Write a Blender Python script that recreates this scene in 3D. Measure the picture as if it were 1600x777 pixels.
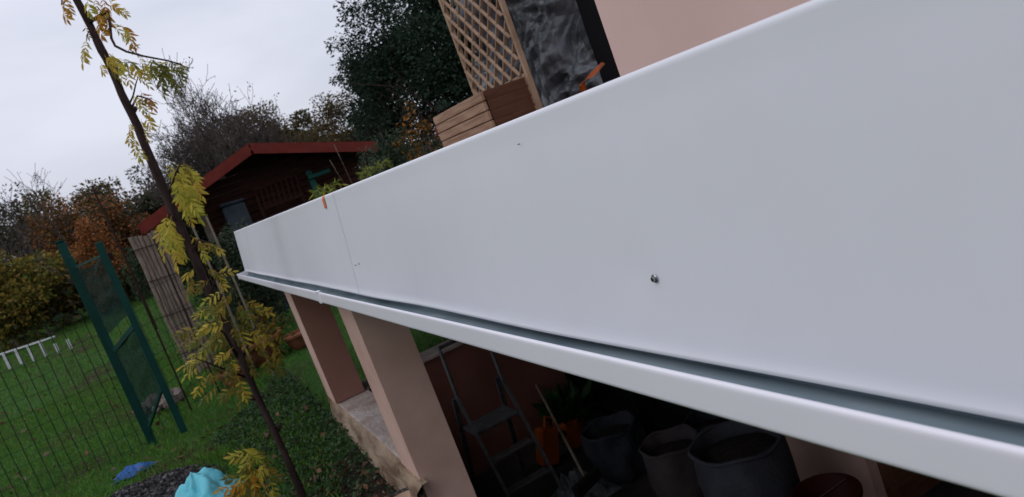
import bpy, math, random
import numpy as np
from mathutils import Vector, Matrix, noise

for o in list(bpy.data.objects): bpy.data.objects.remove(o)
S = bpy.context.scene
C = S.collection
rnd = random.Random(7)
R = math.radians

# ------------------------------------------------------------------ camera
H = 1.75                     # camera height above the ground it stands on
FPX = 1200.0                 # focal length in photo pixels (photo 1600 wide)
ROLL, PITCH, AZ = R(20.5), R(8.0), R(22.5)
FW = np.array([math.sin(AZ)*math.cos(PITCH), math.cos(AZ)*math.cos(PITCH), -math.sin(PITCH)])
RT = np.array([math.cos(AZ), -math.sin(AZ), 0.0]); UP = np.cross(RT, FW)
CR, SR = math.cos(ROLL), math.sin(ROLL)
cam_d = bpy.data.cameras.new('camera'); cam = bpy.data.objects.new('camera', cam_d); C.objects.link(cam)
cx = RT*CR-UP*SR; cy = RT*SR+UP*CR; cz = -FW
cam.matrix_world = Matrix(((cx[0],cy[0],cz[0],0),(cx[1],cy[1],cz[1],0),(cx[2],cy[2],cz[2],H),(0,0,0,1)))
cam_d.sensor_width = 36; cam_d.lens = FPX/1600*36
cam_d.clip_start = .05; cam_d.clip_end = 2000
cam_d.dof.use_dof = True; cam_d.dof.focus_distance = 1.7; cam_d.dof.aperture_fstop = 8.5
S.camera = cam

# ------------------------------------------------------------------ sky: even overcast, brighter overhead
w = bpy.data.worlds.new('World'); S.world = w; w.use_nodes = True
nt = w.node_tree; nt.nodes.clear()
N = nt.nodes.new; L = nt.links.new
out = N('ShaderNodeOutputWorld'); bg = N('ShaderNodeBackground'); L(bg.outputs[0], out.inputs[0])
SUN_EL, SUN_ROT = R(48), R(250)
sky = N('ShaderNodeTexSky'); sky.sky_type = 'NISHITA'; sky.sun_disc = False
sky.sun_elevation = SUN_EL; sky.sun_rotation = SUN_ROT; sky.air_density = 1.5; sky.dust_density = 3
tc = N('ShaderNodeTexCoord'); sep = N('ShaderNodeSeparateXYZ'); L(tc.outputs['Generated'], sep.inputs[0])
mp = N('ShaderNodeMapping'); L(tc.outputs['Generated'], mp.inputs[0]); mp.inputs['Scale'].default_value = (1, 1, 2.6)
cl = N('ShaderNodeTexNoise'); L(mp.outputs[0], cl.inputs['Vector']); cl.inputs['Scale'].default_value = 3.2
cl.inputs['Detail'].default_value = 4; cl.inputs['Roughness'].default_value = .48; cl.inputs['Distortion'].default_value = .4
cr = N('ShaderNodeValToRGB'); L(cl.outputs[0], cr.inputs[0])
cr.color_ramp.elements[0].position = .34; cr.color_ramp.elements[0].color = (7.9, 8.2, 9.6, 1)
cr.color_ramp.elements[1].position = .68; cr.color_ramp.elements[1].color = (9.5, 9.7, 11.1, 1)
el = N('ShaderNodeMath'); el.operation = 'MULTIPLY_ADD'; L(sep.outputs[2], el.inputs[0]); el.inputs[1].default_value = .42; el.inputs[2].default_value = .80
el.use_clamp = False
mx = N('ShaderNodeMath'); mx.operation = 'MAXIMUM'; L(el.outputs[0], mx.inputs[0]); mx.inputs[1].default_value = .80
vm = N('ShaderNodeVectorMath'); vm.operation = 'SCALE'; L(cr.outputs[0], vm.inputs[0]); L(mx.outputs[0], vm.inputs['Scale'])
mix = N('ShaderNodeMixRGB'); mix.inputs[0].default_value = .88
L(sky.outputs[0], mix.inputs[1]); L(vm.outputs[0], mix.inputs[2]); L(mix.outputs[0], bg.inputs[0])
bg.inputs[1].default_value = .10
# ------------------------------------------------------------------ veiled sun
sd = bpy.data.lights.new('sun', 'SUN'); so = bpy.data.objects.new('sun', sd); C.objects.link(so)
sd.energy = .5; sd.angle = R(40); sd.color = (1, .97, .94)
sdir = Vector((math.sin(SUN_ROT)*math.cos(SUN_EL), math.cos(SUN_ROT)*math.cos(SUN_EL), math.sin(SUN_EL)))
so.rotation_euler = sdir.to_track_quat('Z', 'Y').to_euler(); so.location = (0, 0, 20)
# ------------------------------------------------------------------ exposure
S.view_settings.view_transform = 'Standard'; S.view_settings.look = 'None'
S.view_settings.exposure = 0; S.view_settings.gamma = 1; S.view_settings.use_curve_mapping = False
S.render.resolution_x = 1024; S.render.resolution_y = 497

# ================================================================== helpers
def ray(x, y):
    dx, dy = x-800, y-388.5
    return FW*FPX + RT*(dx*CR-dy*SR) + UP*(-dx*SR-dy*CR)
def onX(x, y, X): d = ray(x, y); p = d*(X/d[0]); return Vector((p[0], p[1], p[2]+H))
def onY(x, y, Y): d = ray(x, y); p = d*(Y/d[1]); return Vector((p[0], p[1], p[2]+H))
def onZ(x, y, Z): d = ray(x, y); p = d*((Z-H)/d[2]); return Vector((p[0], p[1], p[2]+H))
def g(x, y):                                            # height of the garden
    r = math.hypot(x*.6, y)
    z = .06
    if y < 7: z -= .022*(7-max(y, 0))
    if r > 9: z += .056*(min(r, 75)-9)
    z += .03*noise.noise((x*.35, y*.35, 0)) + .012*noise.noise((x*1.7, y*1.7, 3))
    return z
def on_ground(x, y):
    d = ray(x, y); t0 = 2/FPX
    for i in range(4000):
        t = t0*(1.0025**i); p = d*t
        if p[2]+H <= g(p[0], p[1]): break
    return Vector((p[0], p[1], g(p[0], p[1])))

def nodes(m):
    m.use_nodes = True; t = m.node_tree
    return t, t.nodes['Principled BSDF']
def mat(name, c, c2=None, scale=6, rough=.8, bump=0, bscale=60, metallic=0, spec=.14, detail=5, stretch=None, coat=0, pos=(.35, .65)):
    m = bpy.data.materials.new(name); t, b = nodes(m)
    b.inputs['Roughness'].default_value = rough; b.inputs['Metallic'].default_value = metallic
    b.inputs['Specular IOR Level'].default_value = spec; b.inputs['Coat Weight'].default_value = coat
    co = t.nodes.new('ShaderNodeTexCoord'); mpn = t.nodes.new('ShaderNodeMapping'); t.links.new(co.outputs['Object'], mpn.inputs[0])
    if stretch: mpn.inputs['Scale'].default_value = stretch
    if c2:
        n = t.nodes.new('ShaderNodeTexNoise'); n.inputs['Scale'].default_value = scale; n.inputs['Detail'].default_value = detail
        t.links.new(mpn.outputs[0], n.inputs['Vector'])
        r = t.nodes.new('ShaderNodeValToRGB'); t.links.new(n.outputs[0], r.inputs[0])
        r.color_ramp.elements[0].position = pos[0]; r.color_ramp.elements[0].color = (*c, 1)
        r.color_ramp.elements[1].position = pos[1]; r.color_ramp.elements[1].color = (*c2, 1)
        t.links.new(r.outputs[0], b.inputs['Base Color'])
    else: b.inputs['Base Color'].default_value = (*c, 1)
    if bump:
        n = t.nodes.new('ShaderNodeTexNoise'); n.inputs['Scale'].default_value = bscale; n.inputs['Detail'].default_value = 4
        t.links.new(mpn.outputs[0], n.inputs['Vector'])
        bp = t.nodes.new('ShaderNodeBump'); bp.inputs['Strength'].default_value = bump; bp.inputs['Distance'].default_value = .02
        t.links.new(n.outputs[0], bp.inputs['Height']); t.links.new(bp.outputs[0], b.inputs['Normal'])
    return m
def leafmat(name, cols, rough=.6, trans=.25):
    """colour picked per leaf (mesh island)"""
    m = bpy.data.materials.new(name); t, b = nodes(m)
    ge = t.nodes.new('ShaderNodeNewGeometry'); r = t.nodes.new('ShaderNodeValToRGB'); r.color_ramp.interpolation = 'LINEAR'
    t.links.new(ge.outputs['Random Per Island'], r.inputs[0])
    e = r.color_ramp.elements
    while len(e) < len(cols): e.new(.5)
    for i, c in enumerate(cols): e[i].position = i/(len(cols)-1); e[i].color = (*c, 1)
    t.links.new(r.outputs[0], b.inputs['Base Color'])
    b.inputs['Roughness'].default_value = rough; b.inputs['Specular IOR Level'].default_value = .12
    if trans:
        tr = t.nodes.new('ShaderNodeBsdfTranslucent'); t.links.new(r.outputs[0], tr.inputs[0])
        ms = t.nodes.new('ShaderNodeMixShader'); ms.inputs[0].default_value = trans
        t.links.new(b.outputs[0], ms.inputs[1]); t.links.new(tr.outputs[0], ms.inputs[2])
        t.links.new(ms.outputs[0], t.nodes['Material Output'].inputs[0])
    return m

class MB:
    def __init__(s): s.v = []; s.f = []
    def add(s, v, f):
        o = len(s.v); s.v += [tuple(p) for p in v]; s.f += [tuple(i+o for i in q) for q in f]; return s
    def box(s, c, d, rot=None, bev=0):
        x, y, z = d[0]/2, d[1]/2, d[2]/2
        if bev:
            e = bev; vs = []; 
            for sz, k in ((-z, e), (-z+e, 0), (z-e, 0), (z, e)):
                vs += [(-x+k, -y+k, sz), (x-k, -y+k, sz), (x-k, y-k, sz), (-x+k, y-k, sz)]
            fs = [(3, 2, 1, 0), (12, 13, 14, 15)]
            for a in (0, 4, 8): fs += [(a+i, a+(i+1) % 4, a+4+(i+1) % 4, a+4+i) for i in range(4)]
        else:
            vs = [(-x,-y,-z),(x,-y,-z),(x,y,-z),(-x,y,-z),(-x,-y,z),(x,-y,z),(x,y,z),(-x,y,z)]
            fs = [(3,2,1,0),(4,5,6,7),(0,1,5,4),(1,2,6,5),(2,3,7,6),(3,0,4,7)]
        vs = [Vector(v) for v in vs]
        if rot is not None: vs = [rot @ v for v in vs]
        return s.add([v+Vector(c) for v in vs], fs)
    def bar(s, a, b, wd, ht, up=(0, 0, 1), bev=0):
        a, b = Vector(a), Vector(b); d = (b-a); l = d.length; d.normalize()
        sd_ = d.cross(Vector(up)); 
        if sd_.length < 1e-4: sd_ = Vector((1, 0, 0))
        sd_.normalize(); u = sd_.cross(d)
        m = Matrix((d, sd_, u)).transposed()
        return s.box((a+b)/2, (l, wd, ht), m, bev)
    def tube(s, pts, rad, n=8, cap=True):
        pts = [Vector(p) for p in pts]; 
        if not hasattr(rad, '__len__'): rad = [rad]*len(pts)
        vs = []; fs = []; u = None
        for i, p in enumerate(pts):
            d = (pts[min(i+1, len(pts)-1)]-pts[max(i-1, 0)])
            d = d.normalized() if d.length > 1e-9 else Vector((0, 0, 1))
            if u is None: u = d.orthogonal().normalized()
            else:
                u = u-d*u.dot(d); u = u.normalized() if u.length > 1e-6 else d.orthogonal().normalized()
            v = d.cross(u)
            for k in range(n):
                a = 2*math.pi*k/n; vs.append(p+(u*math.cos(a)+v*math.sin(a))*rad[i])
        for i in range(len(pts)-1):
            for k in range(n): fs.append((i*n+k, i*n+(k+1) % n, (i+1)*n+(k+1) % n, (i+1)*n+k))
        if cap: fs += [tuple(range(n-1, -1, -1)), tuple(range((len(pts)-1)*n, len(pts)*n))]
        return s.add(vs, fs)
    def lathe(s, c, prof, n=24, wob=0):
        vs = []; fs = []; c = Vector(c)
        for (r, z) in prof:
            for k in range(n):
                a = 2*math.pi*k/n; rr = r*(1+wob*noise.noise((math.cos(a)*2+c.x*7, math.sin(a)*2+c.y*7, z*5)))
                vs.append(c+Vector((rr*math.cos(a), rr*math.sin(a), z)))
        for i in range(len(prof)-1):
            for k in range(n): fs.append((i*n+k, i*n+(k+1) % n, (i+1)*n+(k+1) % n, (i+1)*n+k))
        if prof[0][0] > 1e-6: fs.append(tuple(range(n-1, -1, -1)))
        if prof[-1][0] > 1e-6: fs.append(tuple(range((len(prof)-1)*n, len(prof)*n)))
        return s.add(vs, fs)
    def sheet(s, fn, nu, nv, thick=0):
        vs = [fn(i/nu, j/nv) for j in range(nv+1) for i in range(nu+1)]
        fs = [(j*(nu+1)+i, j*(nu+1)+i+1, (j+1)*(nu+1)+i+1, (j+1)*(nu+1)+i) for j in range(nv) for i in range(nu)]
        return s.add(vs, fs)
    def build(s, name, m, parent=None, smooth=False):
        me = bpy.data.meshes.new(name); me.from_pydata(s.v, [], s.f); me.validate()
        if smooth: me.polygons.foreach_set('use_smooth', [True]*len(me.polygons))
        if m: me.materials.append(m)
        o = bpy.data.objects.new(name, me); C.objects.link(o)
        if parent: o.parent = parent
        me.update(); return o
def empty(name, loc=(0, 0, 0)):
    o = bpy.data.objects.new(name, None); o.location = loc; C.objects.link(o); o.empty_display_size = .1; return o
def tag(o, label, cat, group=None, kind=None):
    if label: o['label'] = label
    if cat: o['category'] = cat
    if group: o['group'] = group
    if kind: o['kind'] = kind
    return o
def struct(o): o['kind'] = 'structure'; return o
def link_mesh(name, me, parent, mw=None):
    o = bpy.data.objects.new(name, me); C.objects.link(o); o.parent = parent
    if mw is not None: o.matrix_local = mw
    return o
def auto_smooth(o, ang=35):
    me = o.data; me.polygons.foreach_set('use_smooth', [True]*len(me.polygons))
    me.set_sharp_from_angle(angle=R(ang)); return o

NR = np.random.default_rng(11)
def unit(a): return a/np.maximum(np.linalg.norm(a, axis=1, keepdims=True), 1e-9)
def leaves(name, pos, length, ratio, m, parent=None, dirs=None, fold=.25, droop=0.0):
    """many small folded leaves as one mesh, 2 triangles each"""
    n = len(pos)
    d = unit(NR.normal(size=(n, 3))) if dirs is None else unit(dirs + NR.normal(size=(n, 3))*.35)
    d[:, 2] -= droop; d = unit(d)
    q = unit(np.cross(d, NR.normal(size=(n, 3)))); nn = np.cross(d, q)
    ln = (length*(.6+.8*NR.random(n)))[:, None] if np.isscalar(length) else length[:, None]
    wd = ln*ratio*.5
    v = np.empty((n, 4, 3)); v[:, 0] = pos; v[:, 2] = pos+d*ln
    v[:, 1] = pos+d*ln*.45+q*wd+nn*wd*fold*2; v[:, 3] = pos+d*ln*.45-q*wd+nn*wd*fold*2
    me = bpy.data.meshes.new(name); me.vertices.add(n*4); me.vertices.foreach_set('co', v.reshape(-1))
    idx = (np.arange(n)[:, None]*4+np.array([0, 1, 2, 0, 2, 3])[None]).reshape(-1)
    me.loops.add(n*6); me.loops.foreach_set('vertex_index', idx.astype(np.int32))
    me.polygons.add(n*2); me.polygons.foreach_set('loop_start', np.arange(n*2, dtype=np.int32)*3)
    me.polygons.foreach_set('loop_total', np.full(n*2, 3, dtype=np.int32))
    me.update(calc_edges=True); me.materials.append(m)
    o = bpy.data.objects.new(name, me); C.objects.link(o)
    if parent: o.parent = parent
    return o

# ================================================================== materials
M = {}
M['fascia'] = mat('white_coated_sheet', (.655, .660, .695), (.685, .690, .725), 1.3, .42, .012, 9, spec=.5)
M['gutter'] = mat('white_coated_aluminium', (.75, .73, .78), (.78, .76, .81), 3, .36, spec=.5)
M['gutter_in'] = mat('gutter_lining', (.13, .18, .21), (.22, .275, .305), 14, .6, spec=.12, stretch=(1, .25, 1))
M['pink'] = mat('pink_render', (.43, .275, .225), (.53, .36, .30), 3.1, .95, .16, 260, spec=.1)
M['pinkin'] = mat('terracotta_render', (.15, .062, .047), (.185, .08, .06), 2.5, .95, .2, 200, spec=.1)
M['pinkwall'] = mat('pale_pink_render', (.60, .435, .385), (.65, .475, .425), 1.6, .95, .1, 300, spec=.1)
M['concrete'] = mat('worn_concrete', (.28, .22, .19), (.42, .36, .33), 6, .95, .6, 40)
M['mortar'] = mat('beige_rough_mortar', (.13, .085, .055), (.36, .27, .19), 9, .95, .9, 40, stretch=(1, .3, 1))
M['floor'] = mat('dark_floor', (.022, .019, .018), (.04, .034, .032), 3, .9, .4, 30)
M['slab'] = mat('slab_underside', (.17, .14, .13), (.21, .18, .17), 3, .9)
M['steel'] = mat('steel_washer', (.25, .25, .27), None, rough=.25, metallic=1)
M['rubber'] = mat('black_rubber', (.02, .02, .02), None, rough=.6)
M['orange'] = mat('orange_tape', (.62, .16, .06), (.70, .20, .09), 40, .6)
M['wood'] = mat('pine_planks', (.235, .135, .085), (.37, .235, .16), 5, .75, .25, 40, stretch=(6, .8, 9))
M['woodred'] = mat('shaded_side_planks', (.085, .036, .020), (.12, .055, .032), 4, .7, .2, 40, stretch=(.8, 6, 9))  # darker wood; on the planter's end it carries the shade as colour
M['lath'] = mat('trellis_laths', (.25, .16, .105), (.35, .24, .165), 9, .75)
M['tarp'] = mat('grey_tarpaulin', (.060, .067, .075), (.085, .093, .104), 3, .30, .12, 40, spec=.45)
M['dark'] = mat('shade_black', (.006, .0065, .008), None, rough=.8)  # black standing in for deep shade
M['green'] = mat('green_steel', (.002, .030, .023), (.003, .038, .030), 6, .5)
M['greencloth'] = mat('green_shade_cloth', (.0015, .017, .013), (.0025, .023, .018), 8, .85, .2, 90)
t = M['greencloth'].node_tree; tb_ = t.nodes.new('ShaderNodeBsdfTransparent'); mxs = t.nodes.new('ShaderNodeMixShader'); mxs.inputs[0].default_value = .22   # see-through weave
t.links.new(t.nodes['Principled BSDF'].outputs[0], mxs.inputs[1]); t.links.new(tb_.outputs[0], mxs.inputs[2]); t.links.new(mxs.outputs[0], t.nodes['Material Output'].inputs[0])
M['wire'] = mat('dark_wire', (.010, .018, .013), None, rough=.6)
M['lathgrey'] = mat('weathered_split_canes', (.13, .095, .075), (.24, .19, .155), 14, .9, .4, 60, stretch=(5, 5, .7))
M['bark'] = mat('young_bark', (.024, .014, .013), (.048, .030, .028), 16, .9, .5, 60, stretch=(2, 2, .5))
M['bark2'] = mat('grey_bark', (.05, .038, .036), (.085, .068, .066), 10, .95)
M['shedroof'] = mat('red_painted_board', (.105, .015, .010), (.135, .021, .014), 5, .6, .2, 40)
M['shedroof2'] = mat('shingle_felt', (.07, .022, .018), (.10, .032, .026), 20, .9)
M['shedwall'] = mat('dark_log_wall', (.032, .011, .009), (.050, .018, .014), 6, .8, .3, 40, stretch=(.7, 3, 8))
M['terra'] = mat('terracotta', (.17, .062, .032), (.25, .10, .055), 9, .85, .2, 50)
M['potorange'] = mat('orange_plastic', (.26, .055, .010), (.31, .07, .014), 6, .5)
M['alu'] = mat('aluminium', (.06, .062, .067), (.10, .103, .108), 20, .5, metallic=.4)
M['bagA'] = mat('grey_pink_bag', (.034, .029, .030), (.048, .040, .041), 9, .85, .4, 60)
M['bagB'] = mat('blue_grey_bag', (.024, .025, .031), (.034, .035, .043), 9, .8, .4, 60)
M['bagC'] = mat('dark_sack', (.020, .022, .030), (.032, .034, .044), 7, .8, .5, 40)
M['soilblack'] = mat('potting_soil', (.010, .008, .007), (.022, .018, .015), 30, 1, .8, 90)
M['redplastic'] = mat('red_plastic', (.022, .003, .003), None, rough=.5)
M['gravel'] = mat('dark_gravel', (.018, .017, .018), (.11, .10, .105), 55, .95, .9, 70)
M['cyan'] = mat('turquoise_sheeting', (.10, .42, .50), (.17, .52, .60), 5, .5, .2, 30)
M['blue'] = mat('blue_bag', (.020, .075, .24), (.035, .11, .32), 8, .5)
M['tan'] = mat('tan_clay', (.40, .27, .19), (.46, .32, .23), 8, .9)
M['white'] = mat('white_paint', (.42, .44, .45), (.55, .57, .57), 9, .6)
M['teal'] = mat('teal_paint', (.006, .065, .052), None, rough=.5)
M['bluegrey'] = mat('blue_grey_sheet', (.022, .030, .040), (.038, .048, .06), 5, .6)
M['greyplastic'] = mat('clear_grey_plastic', (.06, .075, .08), (.11, .125, .13), 14, .3, .3, 30)
M['rubble'] = mat('rubble', (.11, .085, .07), (.30, .25, .225), 14, .95, .6, 40)
M['stick'] = mat('pale_stick', (.15, .12, .09), (.22, .18, .14), 12, .9)
M['rust'] = mat('rusty_post', (.022, .012, .010), (.04, .02, .014), 12, .9)
# ground: grass roots, soil, litter
gm = bpy.data.materials.new('garden_ground'); t, b = nodes(gm); M['ground'] = gm
co = t.nodes.new('ShaderNodeTexCoord')
n1 = t.nodes.new('ShaderNodeTexNoise'); n1.inputs['Scale'].default_value = .9; n1.inputs['Detail'].default_value = 8; t.links.new(co.outputs['Object'], n1.inputs['Vector'])
n2 = t.nodes.new('ShaderNodeTexNoise'); n2.inputs['Scale'].default_value = 26; n2.inputs['Detail'].default_value = 6; t.links.new(co.outputs['Object'], n2.inputs['Vector'])
r1 = t.nodes.new('ShaderNodeValToRGB'); t.links.new(n2.outputs[0], r1.inputs[0])
r1.color_ramp.elements[0].position = .3; r1.color_ramp.elements[0].color = (.018, .050, .010, 1)
r1.color_ramp.elements[1].position = .7; r1.color_ramp.elements[1].color = (.042, .105, .019, 1)
r2 = t.nodes.new('ShaderNodeValToRGB'); t.links.new(n2.outputs[0], r2.inputs[0])
r2.color_ramp.elements[0].position = .3; r2.color_ramp.elements[0].color = (.018, .013, .009, 1)
r2.color_ramp.elements[1].position = .75; r2.color_ramp.elements[1].color = (.060, .042, .030, 1)
rm = t.nodes.new('ShaderNodeValToRGB'); t.links.new(n1.outputs[0], rm.inputs[0]); rm.color_ramp.elements[0].position = .52; rm.color_ramp.elements[1].position = .66
mxn = t.nodes.new('ShaderNodeMixRGB'); t.links.new(rm.outputs[0], mxn.inputs[0]); t.links.new(r1.outputs[0], mxn.inputs[1]); t.links.new(r2.outputs[0], mxn.inputs[2])
t.links.new(mxn.outputs[0], b.inputs['Base Color']); b.inputs['Roughness'].default_value = 1; b.inputs['Specular IOR Level'].default_value = .1
bp = t.nodes.new('ShaderNodeBump'); bp.inputs['Strength'].default_value = .8; bp.inputs['Distance'].default_value = .03; t.links.new(n2.outputs[0], bp.inputs['Height']); t.links.new(bp.outputs[0], b.inputs['Normal'])
# soil
M['soil'] = mat('dark_soil', (.012, .009, .008), (.040, .027, .022), 22, 1, .8, 60)

# ================================================================== SETTING: ground
XH, YH = .70, 6.30      # house footprint (sunken floor inside x > XH, y < YH)
xs = sorted(set([-300, -160, -90, -60, -45, -35, -28] + [round(-24+i*.6, 3) for i in range(40)] + [round(-.0+i*.14, 3) for i in range(1, 5)] + [XH] + [1+i*.8 for i in range(30)] + [30, 45, 70, 120, 300]))
ys = sorted(set([-60, -20, -8, -4, -2] + [round(i*.35, 3) for i in range(0, 18)] + [YH] + [round(6.65+i*.4, 3) for i in range(40)] + [23.5+i*1.5 for i in range(20)] + [58, 66, 75, 90, 130, 200, 400]))
gb = MB(); nx = len(xs); gb.v = [(x, y, g(x, y)) for y in ys for x in xs]
for j in range(len(ys)-1):
    for i in range(nx-1):
        if xs[i] >= XH-.001 and ys[j+1] <= YH+.001: continue
        gb.f.append((j*nx+i, j*nx+i+1, (j+1)*nx+i+1, (j+1)*nx+i))
struct(gb.build('ground', M['ground'], smooth=True))

# ================================================================== HOUSE
house = empty('house', (1.4, 3, 0))
tag(house, 'pink rendered house with white clad terrace edge, gutter and pillared undercroft', 'house')
hp = Matrix.Translation((-1.4, -3, 0))
def part(mb, name, m, parent=house, smooth=False, label=None):
    o = mb.build(name, m, parent, smooth)
    if parent is house: o.matrix_local = hp
    if label: o['label'] = label
    return o
YE = 8.30                                   # far end of the terrace edge
def zt(y): return .018+.0042*y              # top of the fascia above camera height
YS = 3.05                                   # joint between the two fascia sheets
prof = [(.80, -.012), (.70, -.004), (.640, -.001), (.634, -.001), (.6302, -.0018), (.6272, -.0042), (.6258, -.0078), (.6254, -.0115), (.6245, -.03)]
prof += [(.6245-.0392*k/14, -.03-.343*k/14) for k in range(1, 15)]
prof += [(.5848, -.378), (.5843, -.384), (.5833, -.393), (.5812, -.401), (.5785, -.4072), (.5750, -.4125)]
def fascia(y0, y1, proud, n):
    mb = MB()
    def fn(u, v):
        y = y0+(y1-y0)*u; k = v*(len(prof)-1); i = min(int(k), len(prof)-2); fr = k-i
        x = prof[i][0]*(1-fr)+prof[i+1][0]*fr; z = prof[i][1]*(1-fr)+prof[i+1][1]*fr
        hgt = max(0, min(1, (z+.40)/.37)); a = math.sin(math.pi*hgt)
        x -= proud + a*(.0016*noise.noise((y*.7, z*2, 1.3)) + .0003*noise.noise((y*2.1, z*4, 5)))
        x -= (1-hgt)**3*(.007*noise.noise((y*1.1, 0, 9))+(.005*math.exp(-((y-2.75)/.35)**2)))
        for (yy, zz, dp, sg) in ((1.0, -.285, .0022, .035), (2.97, -.27, .0018, .05)):      # dents pulled in by the fixings
            x += dp*math.exp(-((y-yy)**2+(z-zz)**2)/sg**2)
        return (x, y, H+z+zt(y))
    mb.sheet(fn, n, len(prof)-1)
    return mb
f1 = part(fascia(YS-.03, YE, 0, 150), 'fascia_panel', M['fascia'], smooth=True, label='far white fascia sheet, smudged at its end')
f2 = part(fascia(-1.2, YS, .00015, 170), 'fascia_panel', M['fascia'], smooth=True, label='near white fascia sheet with one screw')
for o in (f1, f2):
    md = o.modifiers.new('thick', 'SOLIDIFY'); md.thickness = .0001; md.offset = 0
def fx(z): return .6245-.0375*max(0, min(1, (-.03-z)/.325))       # face of the sheet at height z below its top
# smudge: brownish dirt on the far sheet, mixed by world position
t = M['fascia'].node_tree; b = t.nodes['Principled BSDF']
src = b.inputs['Base Color'].links[0].from_socket
co = t.nodes.new('ShaderNodeNewGeometry'); sp = t.nodes.new('ShaderNodeSeparateXYZ'); t.links.new(co.outputs['Position'], sp.inputs[0])
mr = t.nodes.new('ShaderNodeMapRange'); mr.inputs[1].default_value = 4.6; mr.inputs[2].default_value = 7.4; t.links.new(sp.outputs[1], mr.inputs[0])
ns = t.nodes.new('ShaderNodeTexNoise'); ns.inputs['Scale'].default_value = 2.4; ns.inputs['Detail'].default_value = 5; t.links.new(co.outputs['Position'], ns.inputs['Vector'])
rs = t.nodes.new('ShaderNodeValToRGB'); rs.color_ramp.elements[0].position = .45; rs.color_ramp.elements[1].position = .75; t.links.new(ns.outputs[0], rs.inputs[0])
mu = t.nodes.new('ShaderNodeMath'); mu.operation = 'MULTIPLY'; t.links.new(rs.outputs[0], mu.inputs[0]); t.links.new(mr.outputs[0], mu.inputs[1])
ns2 = t.nodes.new('ShaderNodeTexNoise'); ns2.inputs['Scale'].default_value = 7; ns2.inputs['Detail'].default_value = 8; t.links.new(co.outputs['Position'], ns2.inputs['Vector'])
rs2 = t.nodes.new('ShaderNodeMapRange'); rs2.inputs[1].default_value = .5; rs2.inputs[2].default_value = .8; rs2.inputs[4].default_value = .07; t.links.new(ns2.outputs[0], rs2.inputs[0])
mu2 = t.nodes.new('ShaderNodeMath'); mu2.operation = 'MULTIPLY_ADD'; mu2.inputs[1].default_value = .26; mu2.use_clamp = True; t.links.new(mu.outputs[0], mu2.inputs[0]); t.links.new(rs2.outputs[0], mu2.inputs[2])
ms = t.nodes.new('ShaderNodeMixRGB'); ms.inputs[2].default_value = (.52, .46, .44, 1); t.links.new(mu2.outputs[0], ms.inputs[0]); t.links.new(src, ms.inputs[1]); t.links.new(ms.outputs[0], b.inputs['Base Color'])
# screws and marks
def screw(y, z, r, name='screw', par=f2):
    c = Vector((fx(z)-.0030, y, H+z+zt(y))); mb = MB()
    for (r_, h0, h1) in ((r, 0, .0012), (r*.62, .0012, .0045)):
        mb.tube([c+Vector((-h0, 0, 0)), c+Vector((-h1, 0, 0))], [r_, r_*.86], 10)
    o = mb.build(name, M['steel'], par); o.matrix_parent_inverse = par.matrix_basis.inverted() @ Matrix() ; 
    return o
def keep(o, par, root=house):                # child keeps world coordinates
    o.parent = par; bpy.context.view_layer.update(); o.matrix_parent_inverse = par.matrix_world.inverted(); return o
p = onX(1030, 432, .600)
s1 = screw(p.y, p.z-H-zt(p.y), .0072); keep(s1, f2)
p = onX(812, 225, .62); s2 = screw(p.y, p.z-H-zt(p.y), .0016, 'rivet'); keep(s2, f2)
for (a, c_) in ((559, 413), (564, 411)):
    p = onX(a, c_, .599); s3 = screw(p.y, p.z-H-zt(p.y), .0035, 'rivet'); keep(s3, f2)
# orange tape folded over the top edge at the joint
tb = MB(); y = 3.235
pr = [(.645, .0015), (.632, .0012), (.6245, -.006), (.6215, -.014), (.6205, -.035), (.6185, -.052)]
tb.sheet(lambda u, v: (lambda k, i: (pr[i][0]*(1-k+i)+pr[min(i+1, 5)][0]*(k-i), y-.022+.045*u+.012*v, H+zt(y)+pr[i][1]*(1-k+i)+pr[min(i+1, 5)][1]*(k-i)))(v*5, min(int(v*5), 4)), 2, 10)
tp = tb.build('orange_tape', M['orange'], f1); keep(tp, f1)
# gutter
gut = MB(); XL, ZL = .500, -.3680
def gprof(y): return 0
gp = [(.5035, ZL+.001), (.5038, ZL+.004), (.5015, ZL+.0064), (.4985, ZL+.0068), (.4962, ZL+.0056), (.4950, ZL+.0030), (.4948, ZL-.001), (.4948, ZL-.005), (.4950, ZL-.036), (.4951, ZL-.040), (.4970, ZL-.0438), (.502, ZL-.0452), (.600, ZL-.046), (.6015, ZL+.015)]
gut.sheet(lambda u, v: (gp[round(v*(len(gp)-1))][0]+.0012*noise.noise((0, u*9, 2)), -1.2+(YE+.02+1.2)*u, H+gp[round(v*(len(gp)-1))][1]+.0012*noise.noise((3, u*7, 2))), 90, len(gp)-1)
gutter = part(gut, 'gutter', M['gutter']); auto_smooth(gutter, 50); gutter['label'] = 'white box gutter along the terrace edge'
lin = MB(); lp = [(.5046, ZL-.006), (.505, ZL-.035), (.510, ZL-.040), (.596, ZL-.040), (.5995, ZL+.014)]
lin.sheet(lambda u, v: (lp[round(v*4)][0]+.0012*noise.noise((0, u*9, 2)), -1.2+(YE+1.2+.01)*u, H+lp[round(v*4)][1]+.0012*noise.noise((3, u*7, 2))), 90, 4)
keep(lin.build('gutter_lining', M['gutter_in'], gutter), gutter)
cap = MB().box((.548, YE+.022, H+ZL-.022), (.108, .004, .058)); keep(cap.build('end_cap', M['gutter'], gutter), gutter)
p = onX(495, 458, .493); clp = MB()
clp.box((.4930, p.y, H+ZL-.020), (.003, .055, .052)); clp.box((.4990, p.y, H+ZL+.0095), (.017, .055, .003)); clp.box((.5075, p.y, H+ZL+.004), (.002, .055, .012))
keep(clp.build('joint_sleeve', M['gutter'], gutter), gutter)
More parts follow.
